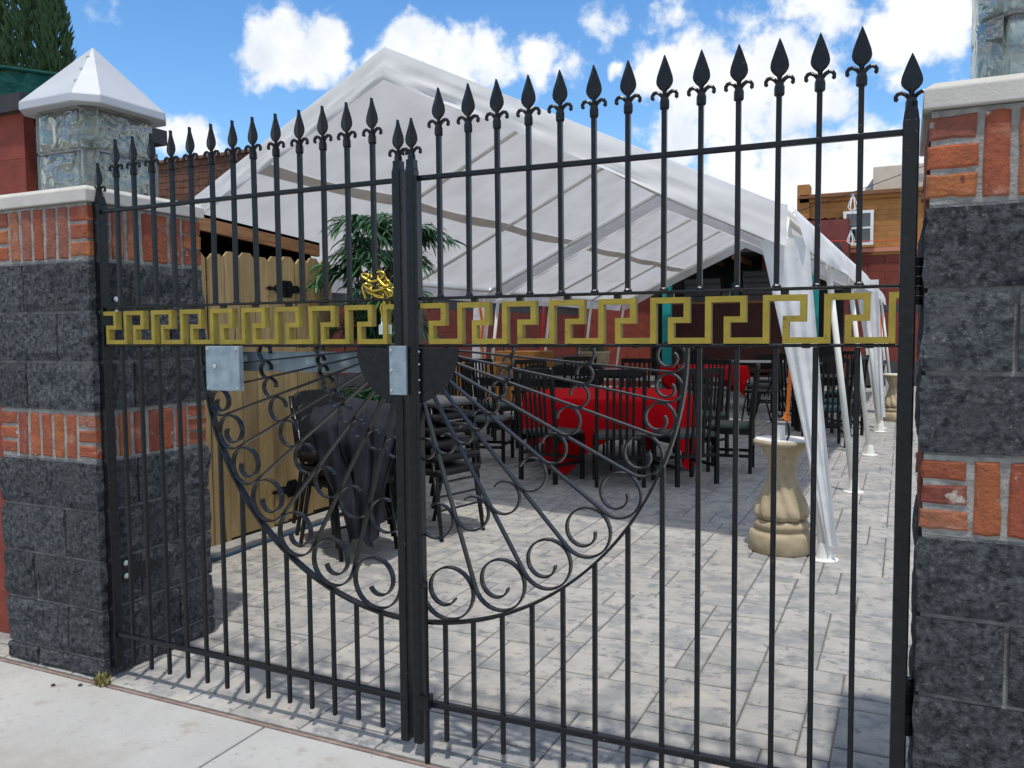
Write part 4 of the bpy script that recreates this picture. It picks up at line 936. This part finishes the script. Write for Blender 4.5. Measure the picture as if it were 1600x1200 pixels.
for x, y, fx, fy, lab in ((-0.1,15.9,0,-1,'black padded chair right of the lone far chair, by the far ledge'),(-2.4,14.9,0.1,-1,'black padded chair behind the far red table'),(-0.72,13.3,-1,0,'black padded chair tilted beside the far red table, rear one'),(-0.55,11.7,-1,0.15,'black padded chair beside the far red table, nearer one'),(-0.50,10.9,-0.9,0.3,'black padded chair in front of the two by the far red table'),
    (-2.9,9.6,0.1,-1,'black padded chair at the rear of the dark table, right one'),(-3.4,9.65,0,-1,'black padded chair at the rear of the dark table, middle one'),(-3.9,9.7,-0.1,-1,'black padded chair at the rear of the dark table, left one'),(0.9,12.9,-1,0,'black padded chair far right behind the pedestal')):
    dup(m0, (x,y,0), face(fx,fy), lab, MG)
# stacked chairs behind the meeting posts
SG = 'stacked black chairs'
order = ['lowest','second','third','fourth','topmost']
for k in range(5):
    o = dup(m0, (-1.50-0.012*k,2.70+0.006*k,0.092*k+0.001), face(1,-0.25), '%s chair in the stack right of the meeting posts' % order[k], SG)
for k in range(3):
    o = dup(m0, (-1.80-0.035*k,2.06+0.012*k,0.075*k+0.001), face(0.93,-0.35), '%s chair in the cloth-covered stack behind the gate' % ['lowest','middle','topmost'][k], SG)
gt = metal_chair('x', SG, GREYV); gt.location = (-1.55,2.75,0.461); gt.rotation_euler = (0,0,face(1,-0.25)); gt['label'] = 'grey-seated chair crowning the stack right of the meeting posts'
# charcoal cloth thrown over the left stack
def drape(u, v):
    a = u-.5; env = math.sin(math.pi*min(1, v*1.6+0.12)/2); wdt = 0.58*(1-0.52*v)+0.06*math.sin(v*5)
    ln = 0.80 if u < .42 else 0.88 - 0.55*abs(u-.62)
    z = 0.99-0.05*abs(a)*2-ln*v**1.25; ph = u*23+1.6*math.sin(v*3.2+u*4)
    y = 0.035*math.sin(ph)*env + 0.018*math.sin(u*47+v*4)*env + 0.22*(1-min(1, v*4))**1.5 + 0.05*noise.noise(Vector((u*3, v*4, 2)))-0.07*v
    return (a*wdt+0.02*math.cos(ph)*env+0.07*v, y-0.24, z+0.03*noise.noise(Vector((u*6, v*3, 7))))
tag(obj('draped_cloth', MB().grid(drape, 90, 60), BLACKCL, loc=(-1.66,2.02,0.0), rot=(0,0,R(25)), smooth=True), 'dark charcoal cloth draped over the left stack of chairs', 'cloth')

# wooden panels and planter against the left wall
for x, y, w_, h_, lab in ((-5.35,10.9,0.9,0.86,'honey wood panel leaning left of the other panel by the wall'),(-5.3,12.6,1.1,1.02,'larger honey wood panel by the wall, right of the other panel')):
    t = thing('wooden_cabinet', lab, 'cabinet', (x,y,0)); obj('body', MB().box((0,0,h_/2),(w_,0.4,h_)), OAK, t, bevel=0.01); obj('door_panel', MB().box((-w_/4,-0.206,h_/2),(w_/2-.06,0.014,h_-.1)), OAK, t); obj('door_panel', MB().box((w_/4,-0.206,h_/2),(w_/2-.06,0.014,h_-.1)), OAK, t)
pl = thing('planter_bowl', 'cream bowl planter with a small green plant beyond the red table', 'planter', (-3.95,12.9,0))
obj('stand', MB().lathe([(0.20,0),(0.20,0.04),(0.08,0.08),(0.07,0.6),(0.16,0.70)], 24), PED, pl, smooth=True)
obj('bowl', MB().lathe([(0.16,0.70),(0.24,0.74),(0.285,0.82),(0.285,0.95),(0.30,0.97),(0.30,1.01),(0.27,1.01),(0.26,0.95)], 32), PEDTOP if False else PED, pl, smooth=True)
lm = MB(); rl = random.Random(8)
for k in range(420):
    a = rl.uniform(0,6.28); rr_ = 0.23*math.sqrt(rl.random()); z = 0.98+rl.random()*0.26*(1-rr_/0.3); p = Vector((rr_*math.cos(a), rr_*math.sin(a), z)); b = rl.uniform(0,6.28); d = Vector((math.cos(b)*.05, math.sin(b)*.05, rl.uniform(0,.05))); s = Vector((-math.sin(b), math.cos(b), 0))*.014
    n = len(lm.v); lm.v += [tuple(p), tuple(p+d*.5+s), tuple(p+d), tuple(p+d*.5-s)]; lm.f.append((n,n+1,n+2,n+3))
obj('foliage', lm, LEAF2, pl)

# ================================================================= SILK PALM
pm = thing('silk_tree', 'artificial leafy tree in a barrel behind the chair stack', 'tree', (-2.12,2.98,0)); rp_ = random.Random(12)
obj('barrel', MB().lathe([(0.17,0),(0.205,0.1),(0.21,0.2),(0.19,0.31),(0.17,0.31),(0.16,0.27)], 24), BARREL, pm, smooth=True)
tips = []
for k in range(4):
    a = k*1.57+.5; p0 = Vector((0.05*math.cos(a),0.05*math.sin(a),0.25)); p2 = Vector((0.16*math.cos(a)+rp_.uniform(-.05,.05),0.16*math.sin(a),1.95+rp_.uniform(0,.3)))
    pts = [p0.lerp(p2, t)+Vector((0.02*math.sin(t*7+k),0.02*math.cos(t*6+k),0)) for t in [i/8 for i in range(9)]]
    obj('cane', MB().tube(pts, [0.019-.008*i/8 for i in range(9)], 7), BARK, pm, smooth=True); tips += [pts[i] for i in (3,5,6,7,8,8)]
def frond(base, az, ln, seed, m):
    rr = random.Random(seed); mb = MB(); d = Vector((math.cos(az), math.sin(az), 0)); spine = []
    for i in range(9): t = i/8; spine.append(base + d*ln*t*0.9 + Vector((0,0, ln*(0.75*t-0.95*t*t))))
    mb.tube(spine, [0.004-.003*i/8 for i in range(9)], 4)
    for i in range(34):
        t = 0.15+0.85*rr.random(); q = spine[min(8,int(t*8))].lerp(spine[min(8,int(t*8)+1)], t*8-int(t*8)); sd = rr.choice((-1,1)); side = Vector((-d.y, d.x, 0))*sd
        L = rr.uniform(.10,.20); v = (d*rr.uniform(.4,1.0)+side*rr.uniform(.2,.9)+Vector((0,0,rr.uniform(-.5,.25)))).normalized(); w = v.cross(Vector((rr.uniform(-.4,.4),rr.uniform(-.4,.4),1))).normalized()*rr.uniform(.009,.014)
        drop = Vector((0,0,-1)); n = len(mb.v)
        P_ = [q, q+v*L*.33+drop*L*.04, q+v*L*.68+drop*L*.17, q+v*L*.92+drop*L*.42]
        mb.v += [tuple(P_[0]), tuple(P_[1]+w), tuple(P_[1]-w), tuple(P_[2]+w*.85), tuple(P_[2]-w*.85), tuple(P_[3])]
        mb.f += [(n,n+2,n+1),(n+1,n+2,n+4,n+3),(n+3,n+4,n+5)]
    obj('frond', mb, m, pm)
for k in range(110):
    b = rp_.choice(tips); frond(b, rp_.uniform(0,6.28), rp_.uniform(.22,.48), k, LEAF if k % 4 else LEAF2)

# ================================================================= string lamps and cables over the yard
for (x, y, z), lab in (((0.68,12.0,3.38),'upper white cage lamp hanging in front of the ochre building'),((0.66,12.0,2.84),'lower white cage lamp hanging before the sash window')):
    t = thing('cage_lamp', lab, 'lamp', (x,y,z)); s_ = 1.0 if z > 3 else 0.8
    for k in range(6):
        a = k*math.pi/3; obj('cage_wire', MB().tube([(0.018*s_*math.cos(a),0.018*s_*math.sin(a),0.10*s_),(0.055*s_*math.cos(a),0.055*s_*math.sin(a),0.0),(0.07*s_*math.cos(a),0.07*s_*math.sin(a),-0.06*s_),(0.04*s_*math.cos(a),0.04*s_*math.sin(a),-0.10*s_),(0,0,-0.11*s_)], 0.006*s_, 5), WHITEP, t)
    obj('socket', MB().lathe([(0.02*s_,0.09*s_),(0.024*s_,0.10*s_),(0.02*s_,0.15*s_)], 10), GALV, t)
def cable(a, b, sag, r, label, m=IRON):
    a, b = Vector(a), Vector(b); tag(obj('overhead_cable', MB().tube([a.lerp(b, k/20)+Vector((0,0,-sag*4*(k/20)*(1-k/20))) for k in range(21)], r, 5), m), label, 'cable')
cable((-0.9,12.0,3.1),(3.2,12.0,4.4),0.05,0.006,'thin cable rising to the right above the cage lamps')
cable((-0.5,12.3,2.9),(3.0,12.3,2.8),0.05,0.004,'thin red cable across the ochre building', REDSTR)
cable((0.66,12.0,2.90),(0.68,12.0,3.275),0.0,0.003,'short wire joining the two cage lamps')

pb = MB().lathe([(0.004,0),(0.009,0.003),(0.008,0.007),(0.003,0.010)], 7).mesh('pebble', mat('dark_pebble', (0.04,0.035,0.03), (0.08,0.07,0.06), rough=0.9))
for (x, y), lab in (((-1.62,-0.16),'dark pebble on the sidewalk, left one near the pillar foot'),((-1.52,-0.115),'dark pebble on the sidewalk, right one near the pillar foot')):
    tag(put('pebble', pb, None, (x,y,-0.0075), (0,0,x*9)), lab, 'pebble')
